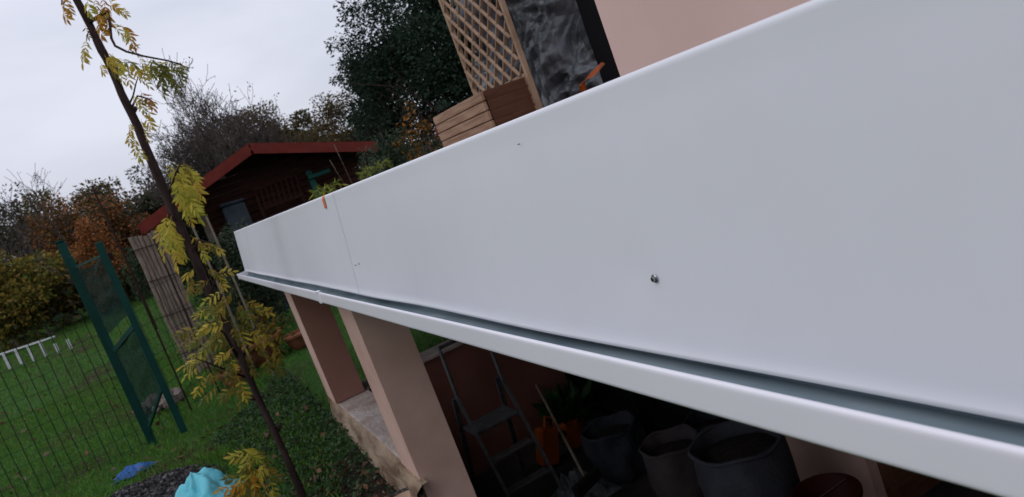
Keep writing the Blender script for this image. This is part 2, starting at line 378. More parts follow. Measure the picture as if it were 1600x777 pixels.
# slab, upper wall, terrace
sl = MB().box((3.9, 3.55, H-.22), (6.5, 9.46, .30)); part(sl, 'terrace_slab', M['slab'])
sf = MB().box((.725, 3.55, H-.405), (.22, 9.42, .07)); part(sf, 'edge_beam', M['slab'])
cp = MB().box((.92, 3.55, H-.040), (.50, 9.44, .05)); part(cp, 'parapet_kerb', M['concrete'])
uw = MB().box((1.75+2.4, .70, H+1.36), (4.8, 3.74, 2.86)); part(uw, 'upper_wall', M['pinkwall'], label='pale pink rendered upper storey wall')
# pillars
for (y0, y1, zb, lab) in ((6.10, 6.46, H-1.50, 'far pink pillar at the corner of the low wall'), (3.875, 4.235, H-2.62, 'near pink pillar')):
    part(MB().box((.785, (y0+y1)/2, (zb+H-.44)/2), (.243, y1-y0, H-.44-zb), bev=.008), 'pillar', M['pink'], label=lab)
M['terraface'] = mat('terracotta_face', (.27, .135, .105), (.32, .165, .13), 2.2, .95, .16, 260, spec=.1)
fp = [o for o in house.children if o.name == 'pillar'][0]; fp.data.materials.append(M['terraface'])   # its near and inner faces take a darker, redder colour
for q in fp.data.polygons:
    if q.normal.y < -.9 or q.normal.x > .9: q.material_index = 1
# low wall with rough outer face
FZ = H-2.62
def rough_wall(x0, x1, y0, y1, z0, z1, amp, n, m):
    mb = MB()
    def fn(u, v):      # outer face up, over the top
        y = y0+(y1-y0)*u
        if v < .6: x = x0-.05*(1-v/.6)-.03*(1-u); z = z0+(z1-z0)*v/.6; k = 1
        else: x = x0+(x1-x0)*(v-.6)/.4; z = z1; k = .25
        q = .55*noise.fractal((x*9, y*1.5, z*9), .9, 2, 4)+.35*noise.noise((y*1.1, z*3, 5))
        edge = math.exp(-((v-.6)/.07)**2)
        return (x+amp*q*k+edge*.02, y, z+amp*.3*q*(1-k if v > .62 else .5)-edge*.015*abs(noise.noise((y*6, 1, 2))))
    mb.sheet(fn, n, 30); return mb
ow = part(rough_wall(.655, .93, 4.235, 6.46, -.25, H-1.505, .018, 110, None), 'low_wall', M['mortar'], smooth=True, label='low wall with crumbling beige edge')
part(rough_wall(.627, .68, 3.80, 4.27, -.25, H-1.512, .012, 24, None), 'low_wall', M['mortar'], smooth=True)
ow.data.materials.append(M['concrete'])
for pl in ow.data.polygons:
    if pl.center.z > H-1.525 and pl.center.x > .675: pl.material_index = 1
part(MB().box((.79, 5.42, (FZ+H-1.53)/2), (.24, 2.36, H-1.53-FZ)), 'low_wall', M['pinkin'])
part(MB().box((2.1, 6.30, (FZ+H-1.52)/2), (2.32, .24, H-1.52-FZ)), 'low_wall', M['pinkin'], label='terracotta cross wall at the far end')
part(MB().box((2.1, 6.30, H-1.507), (2.36, .30, .022)), 'wall_coping', M['concrete'])
part(MB().box((.72, 1.3, (FZ-.05)/2), (.06, 5.1, -.05-FZ)), 'retaining_wall', M['mortar'])
# undercroft
part(MB().box((2.5, 2.2, FZ-.05), (3.6, 8.9, .1)), 'floor', M['floor'])
part(MB().box((2.86, 4.62, (FZ+H-.38)/2), (.2, 3.16, H-.38-FZ)), 'back_wall', M['pink'])
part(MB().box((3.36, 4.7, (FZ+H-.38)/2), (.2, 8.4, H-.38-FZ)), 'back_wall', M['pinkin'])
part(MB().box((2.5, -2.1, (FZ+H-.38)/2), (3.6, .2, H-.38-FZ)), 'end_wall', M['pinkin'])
part(MB().box((2.1, 8.22, H-.42), (2.9, .16, .1)), 'edge_beam', M['slab'])

#@@PART2
# ================================================================== THINGS ON THE TERRACE
TZ = H-.065
# planter box with trellis
pl = empty('planter_box', (2.48, 5.6, TZ)); tag(pl, 'oblong wooden planter of pine planks with tall lattice trellis on the terrace', 'planter')
PX0, PX1, PY0, PY1, PT = 2.30, 2.68, 5.08, 6.15, H+.352
for k in range(6):
    z1 = PT-k*.072; mb = MB().box((PX0, (PY0+PY1)/2+rnd.uniform(-.008, .008), z1-.034), (.022, PY1-PY0+.01+rnd.uniform(0, .02), .066), bev=.005)
    keep(mb.build('plank', M['wood'], pl), pl)
    mb = MB().box(((PX0+PX1)/2+.012, PY0+.012, z1-.036), (PX1-PX0-.026, .02, .0705), bev=.001); keep(mb.build('plank', M['woodred'], pl), pl)  # near end planks: shade put into their darker colour
    mb = MB().box(((PX0+PX1)/2+.012, PY1-.012, z1-.034), (PX1-PX0-.026, .02, .066), bev=.005); keep(mb.build('plank', M['wood'], pl), pl)
    mb = MB().box((PX1, (PY0+PY1)/2, z1-.034), (.022, PY1-PY0, .066), bev=.005); keep(mb.build('plank', M['wood'], pl), pl)
keep(MB().box(((PX0+PX1)/2, (PY0+PY1)/2, PT-.06), (PX1-PX0-.05, PY1-PY0-.06, .02)).build('soil', M['soilblack'], pl), pl)
keep(MB().box((PX0+.01, PY1+.035, PT-.115), (.05, .04, .07), bev=.006).build('end_block', M['shedroof'], pl), pl)
TX, TY0, TY1, TT = 2.675, 5.06, 6.06, H+1.98
for y in (TY0, TY1):
    keep(MB().box((TX+.02, y, (TZ+TT)/2), (.034, .034, TT-TZ), bev=.006).build('post', M['lath'], pl), pl)
keep(MB().box((TX+.02, (TY0+TY1)/2, TT+.02), (.05, TY1-TY0+.1, .045), bev=.006).build('rail', M['lath'], pl), pl)
keep(MB().box((TX+.02, (TY0+TY1)/2, PT+.012), (.03, TY1-TY0-.05, .03), bev=.004).build('rail', M['lath'], pl), pl)
for sgn, xo in ((1, -.004), (-1, .010)):
    k = -2.2
    while k < 3.4:           # laths: z = z0 + sgn*(y - TY0) + k
        z0 = PT+k; a = TY0+.02; bb = TY1-.02
        ya, yb = a, bb
        f = lambda y: z0+sgn*(y-TY0)
        lo, hi = PT+.02, TT
        pts = sorted([y for y in (a, bb) if lo <= f(y) <= hi] + [y for y in ((lo-z0)/sgn+TY0, (hi-z0)/sgn+TY0) if a < y < bb])
        if len(pts) >= 2 and pts[-1]-pts[0] > .03:
            keep(MB().bar((TX+xo, pts[0], f(pts[0])), (TX+xo, pts[-1], f(pts[-1])), .010, .024, (1, 0, 0)).build('lath', M['lath'], pl), pl)
        k += .165
# tarpaulin over a stack of garden things
tri = lambda q: abs((q % 1)-.5)*2
rf = random.Random(4); FD = [(rf.uniform(0, 6.28), rf.uniform(0, 1)) for _ in range(18)]
def fold(y, z, s=0):                     # sharp creases: warped triangle waves, the large ones running downwards
    y += .35*noise.noise((y*.9, z*1.0, s+9)); z += .35*noise.noise((y*.8, z*.9, s+17))
    f = .12*tri(y*.75+.22*z)+.07*tri(y*1.3-.35*z+.3)
    for k, (a, ph) in enumerate(FD):
        fr = 1.1+.45*k; m_ = max(0, noise.noise((y*1.1+k*7, z*1.1, k*3.3))+.12)
        f += .30/fr*m_*tri(fr*(y*math.cos(a)+z*math.sin(a))*.8+ph)
    return f-.16
tb = MB()
def tarp(u, v):
    ang = -.15+u*.665                      # wraps round an upright bulky shape, mostly facing the camera
    cxx, cyy, a, bq = 4.30, 6.55, 1.10, .85
    th = math.pi*(1.02+ang*.62)
    z = TZ+1.95*v
    k = 1-.10*v**2+.05*math.exp(-(v/.09)**2)
    f = fold(u*3.0, v*3.2, 2)
    rr = k+f*1.05
    return (cxx+a*rr*math.cos(th), cyy+bq*rr*math.sin(th), z)
tb.sheet(tarp, 150, 170)
def tarp_top(u, v):
    p = tarp(u, 1); return (p[0]*(1-v)+4.3*v, p[1]*(1-v)+6.55*v, p[2]+.12*math.sin(v*math.pi/2)+.04*noise.noise((u*6, v*4, 1)))
tb.sheet(tarp_top, 60, 8)
tag(auto_smooth(tb.build('tarpaulin', M['tarp']), 14), 'crumpled dark grey tarpaulin draped over a bulky stack behind the trellis', 'tarpaulin')
tag(MB().box((4.30, 6.42, TZ+1.0), (1.06, .9, 2.0), bev=.03).build('gap_shade_block', M['dark']), 'added black block painting in the shade between the tarpaulin and the pink wall', 'shade block')  # black block added so the gap reads as deep shade
# orange strap at the foot of the tarpaulin
ob = MB(); a, b_, c_ = onY(905, 136, 5.1), onY(943, 98, 5.15), onY(915, 127, 5.05)
ob.sheet(lambda u, v: tuple((a.lerp(c_, u)).lerp(b_, v*(.95))+Vector((.02*math.sin(u*7+v*3), .05*math.sin(u*5)*(1-v), .012*math.sin(9*u+4*v)))), 14, 14)
ob.sheet(lambda u, v: tuple((a.lerp(c_, u))+Vector((.03*math.sin(u*6), .06*v, -v*.30))), 14, 6)
oo = ob.build('orange_sheet', M['potorange'], smooth=True); tag(oo, 'small orange sheet corner poking up beside the dark tarpaulin', 'plastic sheet')

# ================================================================== UNDER THE TERRACE
# stepladder
YL = 5.25; ld = empty('stepladder', (1.55, YL, FZ)); tag(ld, 'grey aluminium stepladder with platform and handrail standing under the terrace', 'stepladder')
xl, xr = 1.37, 1.74; zp = H-1.93
def lpart(mb, n, m='alu'): return keep(mb.build(n, M[m], ld), ld)
for i, (zz, dy) in enumerate(((zp-.20, -.14), (zp-.41, -.26), (zp-.60, -.36))):
    lpart(MB().box(((xl+xr)/2, YL+dy, zz), (xr-xl-.03, .09, .028), bev=.006), 'tread')
lpart(MB().box(((xl+xr)/2, YL+.07, zp), (xr-xl, .26, .03), bev=.006), 'platform')
for x in (xl, xr):
    lpart(MB().bar((x, YL-.41, FZ), (x, YL+.02, zp+.28), .020, .024, (1, 0, 0)), 'front_rail')
    lpart(MB().bar((x-.03 if x == xl else x+.03, YL+.46, FZ), (x, YL+.12, zp+.26), .02, .035, (1, 0, 0)), 'rear_leg')
    lpart(MB().tube([(x, YL+.02, zp+.26), (x+.03, YL+.10, zp+.66)], .014), 'handrail')
lpart(MB().tube([(xl+.03, YL+.10, zp+.66), (xr+.03, YL+.10, zp+.66)], .014), 'handrail')
# plant pots on the floor
def pot(c, r, h, m, name, label, soil=True, cat='plant pot', rim=True, group=None):
    e = empty(name, c); tag(e, label, cat, group)
    mb = MB(); pr = [(r*.70, 0), (r*.74, .01), (r*.94, h*.80), (r*1.06, h*.80) if rim else (r*.96, h*.82), (r*1.08, h*.84) if rim else (r*.97, h*.86), (r*1.08, h*.98) if rim else (r, h), (r*1.04, h), (r*.92, h), (r*.90, h*.86), (0, h*.86)]
    o = mb.lathe((0, 0, 0), pr, 28).build('pot', m, e); auto_smooth(o, 40)
    return e
lm_dark = leafmat('indoor_leaves', [(.008, .026, .008), (.014, .045, .012), (.024, .06, .018)])
pc = onY(893, 668, 5.75); pc.z = FZ
e = pot(pc, .13, .24, M['potorange'], 'plant_pot', 'orange plastic pot with a green plant against the cross wall')
pos = NR.normal(size=(160, 3))*np.array([.05, .05, .05])+np.array([0, 0, .24]); dr = unit(pos-np.array([0, 0, .10]))
leaves('foliage', pos, .20, .28, lm_dark, e, dr)
can = empty('watering_box', onY(856, 700, 5.6)); can.location.z = FZ; tag(can, 'tilted orange plastic box on the undercroft floor by the pot', 'box')
cb = MB().box((0, 0, .17), (.14, .14, .30), Matrix.Rotation(.35, 3, 'Y'), bev=.015); cb.build('body', M['potorange'], can); MB().tube([(.03, 0, .30), (.07, 0, .40), (.13, 0, .36), (.12, 0, .27)], .012).build('handle', M['potorange'], can)
def bag(name, px, X, r, h, m, label, cat='bag', sag=.10):
    q = onX(px[0], px[1], X); e = empty(name, (q.x, q.y, FZ)); hh = q.z-FZ; tag(e, label, cat)
    n = 9; pr = [(r*.80, 0)]+[(r*(.86+.14*math.sin(k/n*2.2)), hh*k/n) for k in range(1, n+1)]+[(r*.97, hh+.012), (r*.90, hh-.005), (r*.86, hh-.07), (0, hh-.06)]
    o = MB().lathe((0, 0, 0), pr, 36, sag).build('sack', m, e, True); auto_smooth(o, 60)
    MB().lathe((0, 0, hh-.065), [(r*.84, 0), (r*.5, .02), (0, .03)], 20, .2).build('soil', M['soilblack'], e)
    # rolled hem
    MB().tube([(r*.97*math.cos(a)*(1+.04*math.sin(3*a)), r*.97*math.sin(a), hh+.006+.01*math.sin(5*a)) for a in [2*math.pi*k/30 for k in range(31)]], .012, 6, False).build('hem', m, e, True)
    return e
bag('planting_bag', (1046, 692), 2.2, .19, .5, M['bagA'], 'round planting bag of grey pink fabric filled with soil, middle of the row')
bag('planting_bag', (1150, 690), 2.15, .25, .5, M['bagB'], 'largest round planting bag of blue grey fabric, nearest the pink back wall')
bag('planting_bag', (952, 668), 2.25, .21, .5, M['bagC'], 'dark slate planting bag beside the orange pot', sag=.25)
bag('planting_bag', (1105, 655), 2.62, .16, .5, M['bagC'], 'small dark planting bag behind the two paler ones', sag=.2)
rb = onX(1290, 768, 2.2); rbk = empty('bucket', (rb.x, rb.y, FZ)); tag(rbk, 'dark red plastic bucket in front of the pink back wall', 'bucket')
hh = rb.z-FZ; MB().lathe((0, 0, 0), [(.11, 0), (.15, hh-.02), (.163, hh-.02), (.163, hh), (.150, hh), (.11, .03), (0, .03)], 28).build('body', M['redplastic'], rbk, True)
MB().tube([(.16*math.cos(a), .02-.05*math.sin(a), hh-.02+.03*math.sin(a)) for a in [math.pi*k/12 for k in range(13)]], .005, 6).build('handle', M['steel'], rbk)
cb = onX(1395, 760, 3.0); tag(MB().box((3.0, cb.y, (FZ+H-1.6)/2+.1), (.34, .42, H-1.4-FZ), bev=.01).build('wooden_crate', M['woodred']), 'dark brown upright wooden crate at the right end of the undercroft', 'crate')
bp_ = empty('broom', onY(912, 742, 5.1)); tag(bp_, 'thin wooden handled broom leaning on the cross wall', 'broom')
a, b2 = onY(915, 748, 4.6), onY(838, 602, 6.14); bp_.location = a
keep(MB().tube([a, b2], .011).build('handle', M['stick'], bp_), bp_); keep(MB().box(a-Vector((0, 0, .03)), (.26, .05, .09), Matrix.Rotation(.4, 3, 'Z'), bev=.01).build('head', M['soilblack'], bp_), bp_)
q = onY(905, 772, 4.9); q.z = FZ
mb = MB().sheet(lambda u, v: (q.x-.25+.5*u, q.y-.2+.4*v, FZ+.01+.16*math.sin(math.pi*u)*math.sin(math.pi*v)+.05*math.sin(math.pi*u)*math.sin(math.pi*v)*noise.fractal((u*6, v*6, 2), .8, 2, 4)*2), 40, 30)
tag(mb.build('plastic_sheet', M['greyplastic'], smooth=False), 'crumpled clear grey plastic sheet lying on the undercroft floor', 'plastic sheet')
# black shelving added along the back wall to darken the space behind the bags
sh = empty('dark_backing', (2.66, 4.9, FZ)); tag(sh, 'added black shelf form darkening the back wall behind the bags', 'dark backing')
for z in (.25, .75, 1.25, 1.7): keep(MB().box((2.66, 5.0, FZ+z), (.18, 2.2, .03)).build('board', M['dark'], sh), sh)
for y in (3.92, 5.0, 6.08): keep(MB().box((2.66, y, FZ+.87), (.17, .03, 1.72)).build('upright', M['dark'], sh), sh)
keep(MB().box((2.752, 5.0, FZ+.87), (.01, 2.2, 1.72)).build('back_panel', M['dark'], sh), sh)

# ================================================================== GATE AND FENCES
HP = on_ground(240, 695); HP.z = g(HP.x, HP.y)
gt = empty('garden_gate', HP); tag(gt, 'tall dark green garden gate standing open with shade cloth infill', 'gate')
def gpart(mb, n, m='green'): return keep(mb.build(n, M[m], gt), gt)
Yh = HP.y; top = onY(90, 380, Yh).z
gpart(MB().box((HP.x, Yh, (HP.z-.2+top)/2), (.075, .075, top-HP.z+.2), bev=.01), 'hinge_post')
gpart(MB().box((HP.x, Yh, top+.008), (.09, .09, .016)), 'post_cap')
fs0 = onZ(288, 675, H-1.55); Yf = fs0.y; fst = onY(150, 380, Yf).z
xf = fs0.x; hs = Vector((HP.x+.035, Yh-.075, 0))
gpart(MB().box((xf, Yf, (fs0.z+fst)/2), (.062, .062, fst-fs0.z), bev=.006), 'stile')
gpart(MB().box((hs.x, hs.y, (fs0.z+fst)/2), (.04, .04, fst-fs0.z), bev=.006), 'stile')
A = Vector((hs.x, hs.y, 0)); B = Vector((xf, Yf, 0)); 
def G(u, z): p = A.lerp(B, u); return Vector((p.x, p.y, z))
def gz(x, y, u): p = A.lerp(B, u); return onY(x, y, p.y).z
zb1, zb2 = gz(184, 546, .12), gz(212, 508, .92)
gpart(MB().bar(G(.05, zb1), G(.95, zb2), .03, .045), 'brace')
zc1, zc2 = gz(236, 664, .05), gz(250, 607, .95)
gpart(MB().bar(G(.05, zc1), G(.95, zc2), .025, .03), 'brace')
gpart(MB().bar(G(.03, fst-.12), G(.97, fst-.12), .02, .02), 'rail')
def cloth(z0a, z0b, z1a, z1b, sag):
    return MB().sheet(lambda u, v: tuple(G(.03+.94*u, (z0a*(1-u)+z0b*u)*(1-v)+(z1a*(1-u)+z1b*u-sag*math.sin(math.pi*u))*v)+Vector((.02*noise.noise((u*4, v*6, 1)), .02*noise.noise((u*3, v*5, 2)), 0))), 20, 40)
gpart(cloth(zc1+.03, zc2+.03, zb1, zb2, 0), 'shade_cloth', 'greencloth')
gpart(cloth(zb1+.16, zb2+.13, fst-.14, fst-.10, .05), 'shade_cloth', 'greencloth')
gpart(MB().box((xf+.05, Yf+.02, fst-.16), (.03, .05, .07)), 'latch', 'redplastic')
# welded wire fence from the gate to the left
wf = empty('wire_fence', (HP.x-2, Yh, g(HP.x-2, Yh))); tag(wf, 'dark green welded wire fence running left from the gate post', 'fence')
mb = MB(); x = HP.x-.10; k = 0
while x > -9:
    z = g(x, Yh); yj = Yh+.012*math.sin(k*1.3)
    mb.tube([(x, yj, z-.02), (x+.01*math.sin(k), yj, z+.75), (x, yj, z+1.55)], .0048, 4, False); x -= .104; k += 1
for i in range(11):
    zz = .05+.15*i
    mb.tube([(xx, Yh, g(xx, Yh)+zz) for xx in np.arange(HP.x, -9, -.6)], .0026, 4, False)
o = mb.build('wire_mesh', M['wire'], wf); keep(o, wf); o['kind'] = 'stuff'
for xx in (-3.4, -6.2): keep(MB().tube([(xx, Yh+.03, g(xx, Yh)-.1), (xx, Yh+.03, g(xx, Yh)+1.65)], .022).build('post', M['green'], wf), wf)
# wire fence right of the gate with rusty posts
wf2 = empty('wire_fence', on_ground(301, 646)); tag(wf2, 'old wire fence on thin rusty posts between gate and cane screen', 'fence')
b0 = wf2.location.copy(); 
for dx, hgt in ((0, 2.05), (.34, 1.95), (.75, 1.8)):
    xx = b0.x+dx; yy = b0.y+dx*.9; keep(MB().tube([(xx, yy, g(xx, yy)-.1), (xx+.02, yy, g(xx, yy)+hgt)], .010, 6).build('post', M['rust'], wf2), wf2)
mb = MB(); 
for k in range(26):
    xx = b0.x-.30+k*.10; yy = b0.y+(xx-b0.x)*.9; zz = g(xx, yy); mb.tube([(xx, yy, zz), (xx, yy, zz+1.5)], .0035, 4, False)
for k in range(9):
    mb.tube([(b0.x-.3+u, b0.y+(u-.3)*.9, g(b0.x-.3+u, b0.y+(u-.3)*.9)+.1+k*.17) for u in np.arange(0, 2.6, .5)], .003, 4, False)
o = mb.build('wire_mesh', M['wire'], wf2); keep(o, wf2); o['kind'] = 'stuff'
# cane screen
YC = 11.3; ca, cb2 = onY(200, 371, YC), onY(246, 362, YC); cg = g(ca.x, YC)
cs = empty('cane_screen', ((ca.x+cb2.x)/2, YC, cg)); tag(cs, 'weathered grey strip of split cane screening standing behind the gate', 'screen')
nS = 7
for k in range(nS):
    u = (k+.5)/nS; x = ca.x+(cb2.x-ca.x+.03)*u; tz = ca.z+(cb2.z-ca.z)*u+rnd.uniform(-.03, .03); wd = (cb2.x-ca.x)/nS*.56
    pts = [(x+.008*math.sin(i*2+k), YC+.01*math.sin(k*2.1+i), cg-.05+(tz-cg+.05)*i/5) for i in range(6)]
    keep(MB().tube(pts, [wd*(1+.12*rnd.uniform(-1, 1)) for _ in pts], 7).build('cane', M['lathgrey'], cs), cs)
for zz in (.35, .9, 1.4, 1.85): keep(MB().tube([(ca.x-.03, YC-.045, cg+zz), (cb2.x+.05, YC-.045, cg+zz-.02)], .006, 5).build('binding_wire', M['rust'], cs), cs)
# white garden edging far across the lawn
p0, p1 = on_ground(-40, 592), on_ground(112, 546)
p0, p1 = on_ground(16, 577), on_ground(112, 546); dv = (p1-p0)
we = empty('edging_fence', p0.lerp(p1, .5)); tag(we, 'low white edging fence at the far side of the lawn', 'fence')
nP = 12; hgt = 23/1200*p0.length*1.0
nP = 5
for k in range(-3, nP+1):
    hh_ = hgt if k < 4 else hgt*.6
    q = p0+dv*(k/nP); keep(MB().box((q.x, q.y, g(q.x, q.y)+hh_/2), (.055, .03, hh_), bev=.006).build('picket', M['white'], we), we)
q0, q1 = p0-dv*.45, p1-dv*.15; keep(MB().bar((q0.x, q0.y, g(q0.x, q0.y)+hgt*.96), (q1.x, q1.y, g(q1.x, q1.y)+hgt*.96), .03, .035).build('rail', M['white'], we), we)

# ================================================================== SHED
YG = 13.0; rid = onY(388, 224, YG); el_ = onY(222, 348, YG); er_ = onY(587, 222, YG)
shd = empty('garden_shed', (rid.x, YG+1.6, g(rid.x, YG+1))); tag(shd, 'dark brown wooden garden shed with red edged gable roof beyond the terrace', 'shed')
def spart(mb, n, m): return keep(mb.build(n, M[m], shd), shd)
gx = g(rid.x, YG+1)-.1; LX, RX = rid.x-(er_.x-rid.x), er_.x; EZ = (el_.z+er_.z)/2; RZ = rid.z
for sx in (LX, RX):
    spart(MB().bar((rid.x+(-.002 if sx < rid.x else .002), YG, RZ-.09), (sx, YG, EZ-.09), .03, .17), 'verge_board', 'shedroof')
    spart(MB().bar((rid.x, YG+1.75, RZ-.02), (sx, YG+1.75, EZ-.02), 3.44, .03), 'roof', 'shedroof2')
    spart(MB().bar((sx, YG+.03, EZ-.11), (sx, YG+3.45, EZ-.11), .025, .13), 'eaves_board', 'shedroof')
WX0, WX1 = LX+.95, RX-.22; YW = YG+.85
k = 0; z = gx
def span(z):
    zz = z-(EZ-.06)
    if zz <= 0: return WX0, WX1
    sl_ = (RZ-EZ)/(RX-rid.x); return max(WX0, LX+zz/sl_+.05), min(WX1, RX-zz/sl_-.05)
while z < RZ-.14:
    a_, b_ = span(z+.12)
    if b_-a_ > .2: spart(MB().box(((a_+b_)/2, YW, z+.06), (b_-a_, .05, .112), bev=.012), 'plank', 'shedwall')
    z += .118
spart(MB().box(((WX0+WX1)/2, YW+1.25, (gx+EZ)/2), (WX1-WX0-.06, 2.4, EZ-gx-.1)), 'wall', 'shedwall')
spart(MB().box((WX0-.02, YW-.02, (gx+EZ)/2), (.09, .09, EZ-gx-.05), bev=.01), 'corner_post', 'stick')
spart(MB().box((LX+.12, YG+.1, (gx+EZ-.15)/2), (.08, .08, EZ-gx-.15), bev=.008), 'corner_post', 'shedwall')
# things on the shed's porch
def porch(px, X=None): return onY(px[0], px[1], YG+.45)
q = porch((482, 268)); zt_ = q.z; ch = empty('garden_chair', (q.x, YG+.45, gx)); tag(ch, 'teal green garden chair in front of the shed wall', 'chair')
def cpart(mb, n): return keep(mb.build(n, M['teal'], ch), ch)
cpart(MB().box((q.x+.02, YG+.55, zt_-.35), (.10, .03, .75), Matrix.Rotation(-.1, 3, 'X'), bev=.01), 'backrest')
cpart(MB().box((q.x+.16, YG+.50, zt_-.10), (.40, .05, .07), bev=.01), 'armrest')
cpart(MB().box((q.x+.2, YG+.35, zt_-.72), (.45, .45, .04), bev=.01), 'seat')
for dx in (0, .4):
    for dy in (.15, .55): cpart(MB().box((q.x+dx, YG+dy, (gx+zt_-.74)/2), (.045, .045, zt_-.74-gx), bev=.005), 'leg')
q = porch((362, 318)); cbx = empty('storage_chest', (q.x, YG+.4, gx)); tag(cbx, 'blue grey sheeted chest left of the shed wall', 'chest')
keep(MB().box((q.x, YG+.55, (gx+q.z-.02)/2), (.36, .4, q.z-.02-gx), bev=.04).build('body', M['bluegrey'], cbx), cbx)
keep(MB().box((q.x, YG+.55, q.z+.005), (.40, .44, .05), Matrix.Rotation(.06, 3, 'Y'), bev=.02).build('lid', M['bluegrey'], cbx), cbx)
q0, q1 = porch((400, 300)), porch((468, 285)); rl = empty('slatted_rail', (q0.x, YG+.66, gx)); tag(rl, 'low dark slatted wooden rail leaning before the shed', 'railing')
for k in range(9):
    u = k/8; x = q0.x+(q1.x-q0.x)*u; keep(MB().box((x, YG+.66, q0.z-.12), (.025, .02, .42), Matrix.Rotation(.12, 3, 'Y')).build('slat', M['shedwall'], rl), rl)
for dz in (.08, -.28): keep(MB().box(((q0.x+q1.x)/2, YG+.68, q0.z+dz-.02), (q1.x-q0.x+.06, .02, .04)).build('rail', M['shedwall'], rl), rl)
for k in range(2): 
    x = (q0.x, q1.x)[k]; keep(MB().box((x, YG+.70, (gx+q0.z)/2-.1), (.05, .04, q0.z-gx)).build('post', M['rust'], rl), rl)
# stakes
def stake(px0, px1, Y, m, r, label):
    b0 = onY(*px1, Y); b0.z = g(b0.x, Y)-.05; t0 = onY(*px0, Y)
    tag(MB().tube([b0, b0.lerp(t0, .5)+Vector((.01, 0, 0)), t0], [r, r*.95, r*.85], 7).build('stake', m), label, 'stake')
stake((322, 338), (378, 470), 9.4, M['stick'], .014, 'thin pale stake just right of the young tree, before the shed')
stake((300, 352), (318, 396), 9.8, M['stick'], .016, 'short pale stake close behind the young tree trunk')
stake((144, 292), (190, 392), 17, M['rust'], .022, 'dark leaning pole among the orange shrubs behind the gate')

#@@PART3
# ================================================================== GROUND LITTER, HEAPS
# gravel heap
hc = on_ground(215, 800)
gh = MB().sheet(lambda u, v: (lambda r, a: (hc.x+r*.8*math.cos(a), hc.y+r*.75*math.sin(a), g(hc.x, hc.y)-.05+.22*max(0, 1-r**1.6)+.05*(1-r)*noise.fractal((r*math.cos(a)*3, r*math.sin(a)*3, 1), .8, 2, 4)))(v, 2*math.pi*u), 60, 26)
o = gh.build('gravel_heap', M['gravel'], smooth=True); tag(o, 'dark gravel heap on the grass at the lower left', 'gravel', kind='stuff')
me = MB().lathe((0, 0, 0), [(.0, -.5), (.45, -.3), (.5, .1), (.3, .45), (0, .5)], 6, .5).build('stone', M['rubble'])
stone_me = me.data; bpy.data.objects.remove(me)
def stones(parent, c, spread, n, s0, s1, zf, m=None):
    for i in range(n):
        a = rnd.uniform(0, 6.28); r = math.sqrt(rnd.random()); x, y = c.x+spread[0]*r*math.cos(a), c.y+spread[1]*r*math.sin(a); s = rnd.uniform(s0, s1)
        o = bpy.data.objects.new('stone', stone_me); C.objects.link(o); o.parent = parent
        o.location = Vector((x, y, zf(x, y)+s*.2))-parent.location; o.rotation_euler = (rnd.uniform(0, 3), rnd.uniform(0, 3), rnd.uniform(0, 3)); o.scale = (s*rnd.uniform(.8, 1.3), s, s*rnd.uniform(.6, 1))
gv = MB()
for i in range(3200):
    a = rnd.uniform(0, 6.28); r = rnd.random()**.6; x, y = hc.x+r*.8*math.cos(a), hc.y+r*.75*math.sin(a); s = rnd.uniform(.008, .024)
    z = g(hc.x, hc.y)-.045+.22*max(0, 1-r**1.6)+.05*(1-r)*noise.fractal((r*math.cos(a)*3, r*math.sin(a)*3, 1), .8, 2, 4)
    gv.box((x, y, z), (s*1.3, s, s*.8), Matrix.Rotation(rnd.uniform(0, 3), 3, 'Z') @ Matrix.Rotation(rnd.uniform(-1.5, 1.5), 3, 'X') @ Matrix.Rotation(rnd.uniform(-1.5, 1.5), 3, 'Y'))
oc = gv.build('gravel_stones', leafmat('gravel_grains', [(.012, .011, .012), (.03, .028, .03), (.06, .055, .056), (.02, .018, .02), (.16, .15, .145)], .9, 0), o); oc['kind'] = 'stuff'
# rubble by the gate foot
rc = on_ground(252, 640); rp = empty('rubble_heap', rc); tag(rp, 'small heap of pale rubble stones under the open gate', 'rubble')
stones(rp, rc, (.26, .30), 46, .07, .17, lambda x, y: g(x, y)+.10*max(0, 1-((x-rc.x)**2+(y-rc.y)**2)*8))
# turquoise sheeting
tcn = on_ground(322, 790)
def crump(cx_, cy_, z0, a, b_, h, seed, n=46):
    def fn(u, v):
        r = v; an = 2*math.pi*u
        q = noise.fractal((math.cos(an)*1.6*r+seed, math.sin(an)*1.6*r, seed), .9, 2, 4)
        rg = 1-2*abs(noise.noise((math.cos(an)*1.5*r+seed, math.sin(an)*1.5*r+3, seed)))
        return (cx_+a*r*(1+.25*q)*math.cos(an), cy_+b_*r*(1+.25*q)*math.sin(an), z0+max(0.01, h*(1-r**1.3)+(1-r**3)*h*(.16*q+.24*rg+.45*(r*(1-r)*4)**1.5*(abs(math.sin(2.5*an+2*r+seed))-.55))))
    return MB().sheet(fn, n*2, n)
q = onY(300, 742, tcn.y+.1)
tz = g(tcn.x, tcn.y); tt = crump(tcn.x, tcn.y, tz, .30, .34, max(.14, (q.z-tz)*.95), 3.3)
tag(tt.build('turquoise_bag', M['cyan'], smooth=True), 'crumpled turquoise plastic bag on the ground by the tree foot', 'bag')
q = onY(297, 779, tcn.y-.34); q.z = max(q.z, g(q.x, q.y)+.03)
tp_ = empty('clay_saucer', (q.x, q.y, g(q.x, q.y))); tag(tp_, 'tan round clay saucer in front of the turquoise bag', 'saucer')
MB().lathe((0, 0, 0), [(.08, 0), (.11, .04), (.115, .05), (.105, .05), (.08, .02), (0, .02)], 24).build('saucer', M['tan'], tp_, True)
bl = on_ground(210, 741); bg_ = crump(bl.x, bl.y, g(bl.x, bl.y), .20, .12, .07, 8.1, 26)
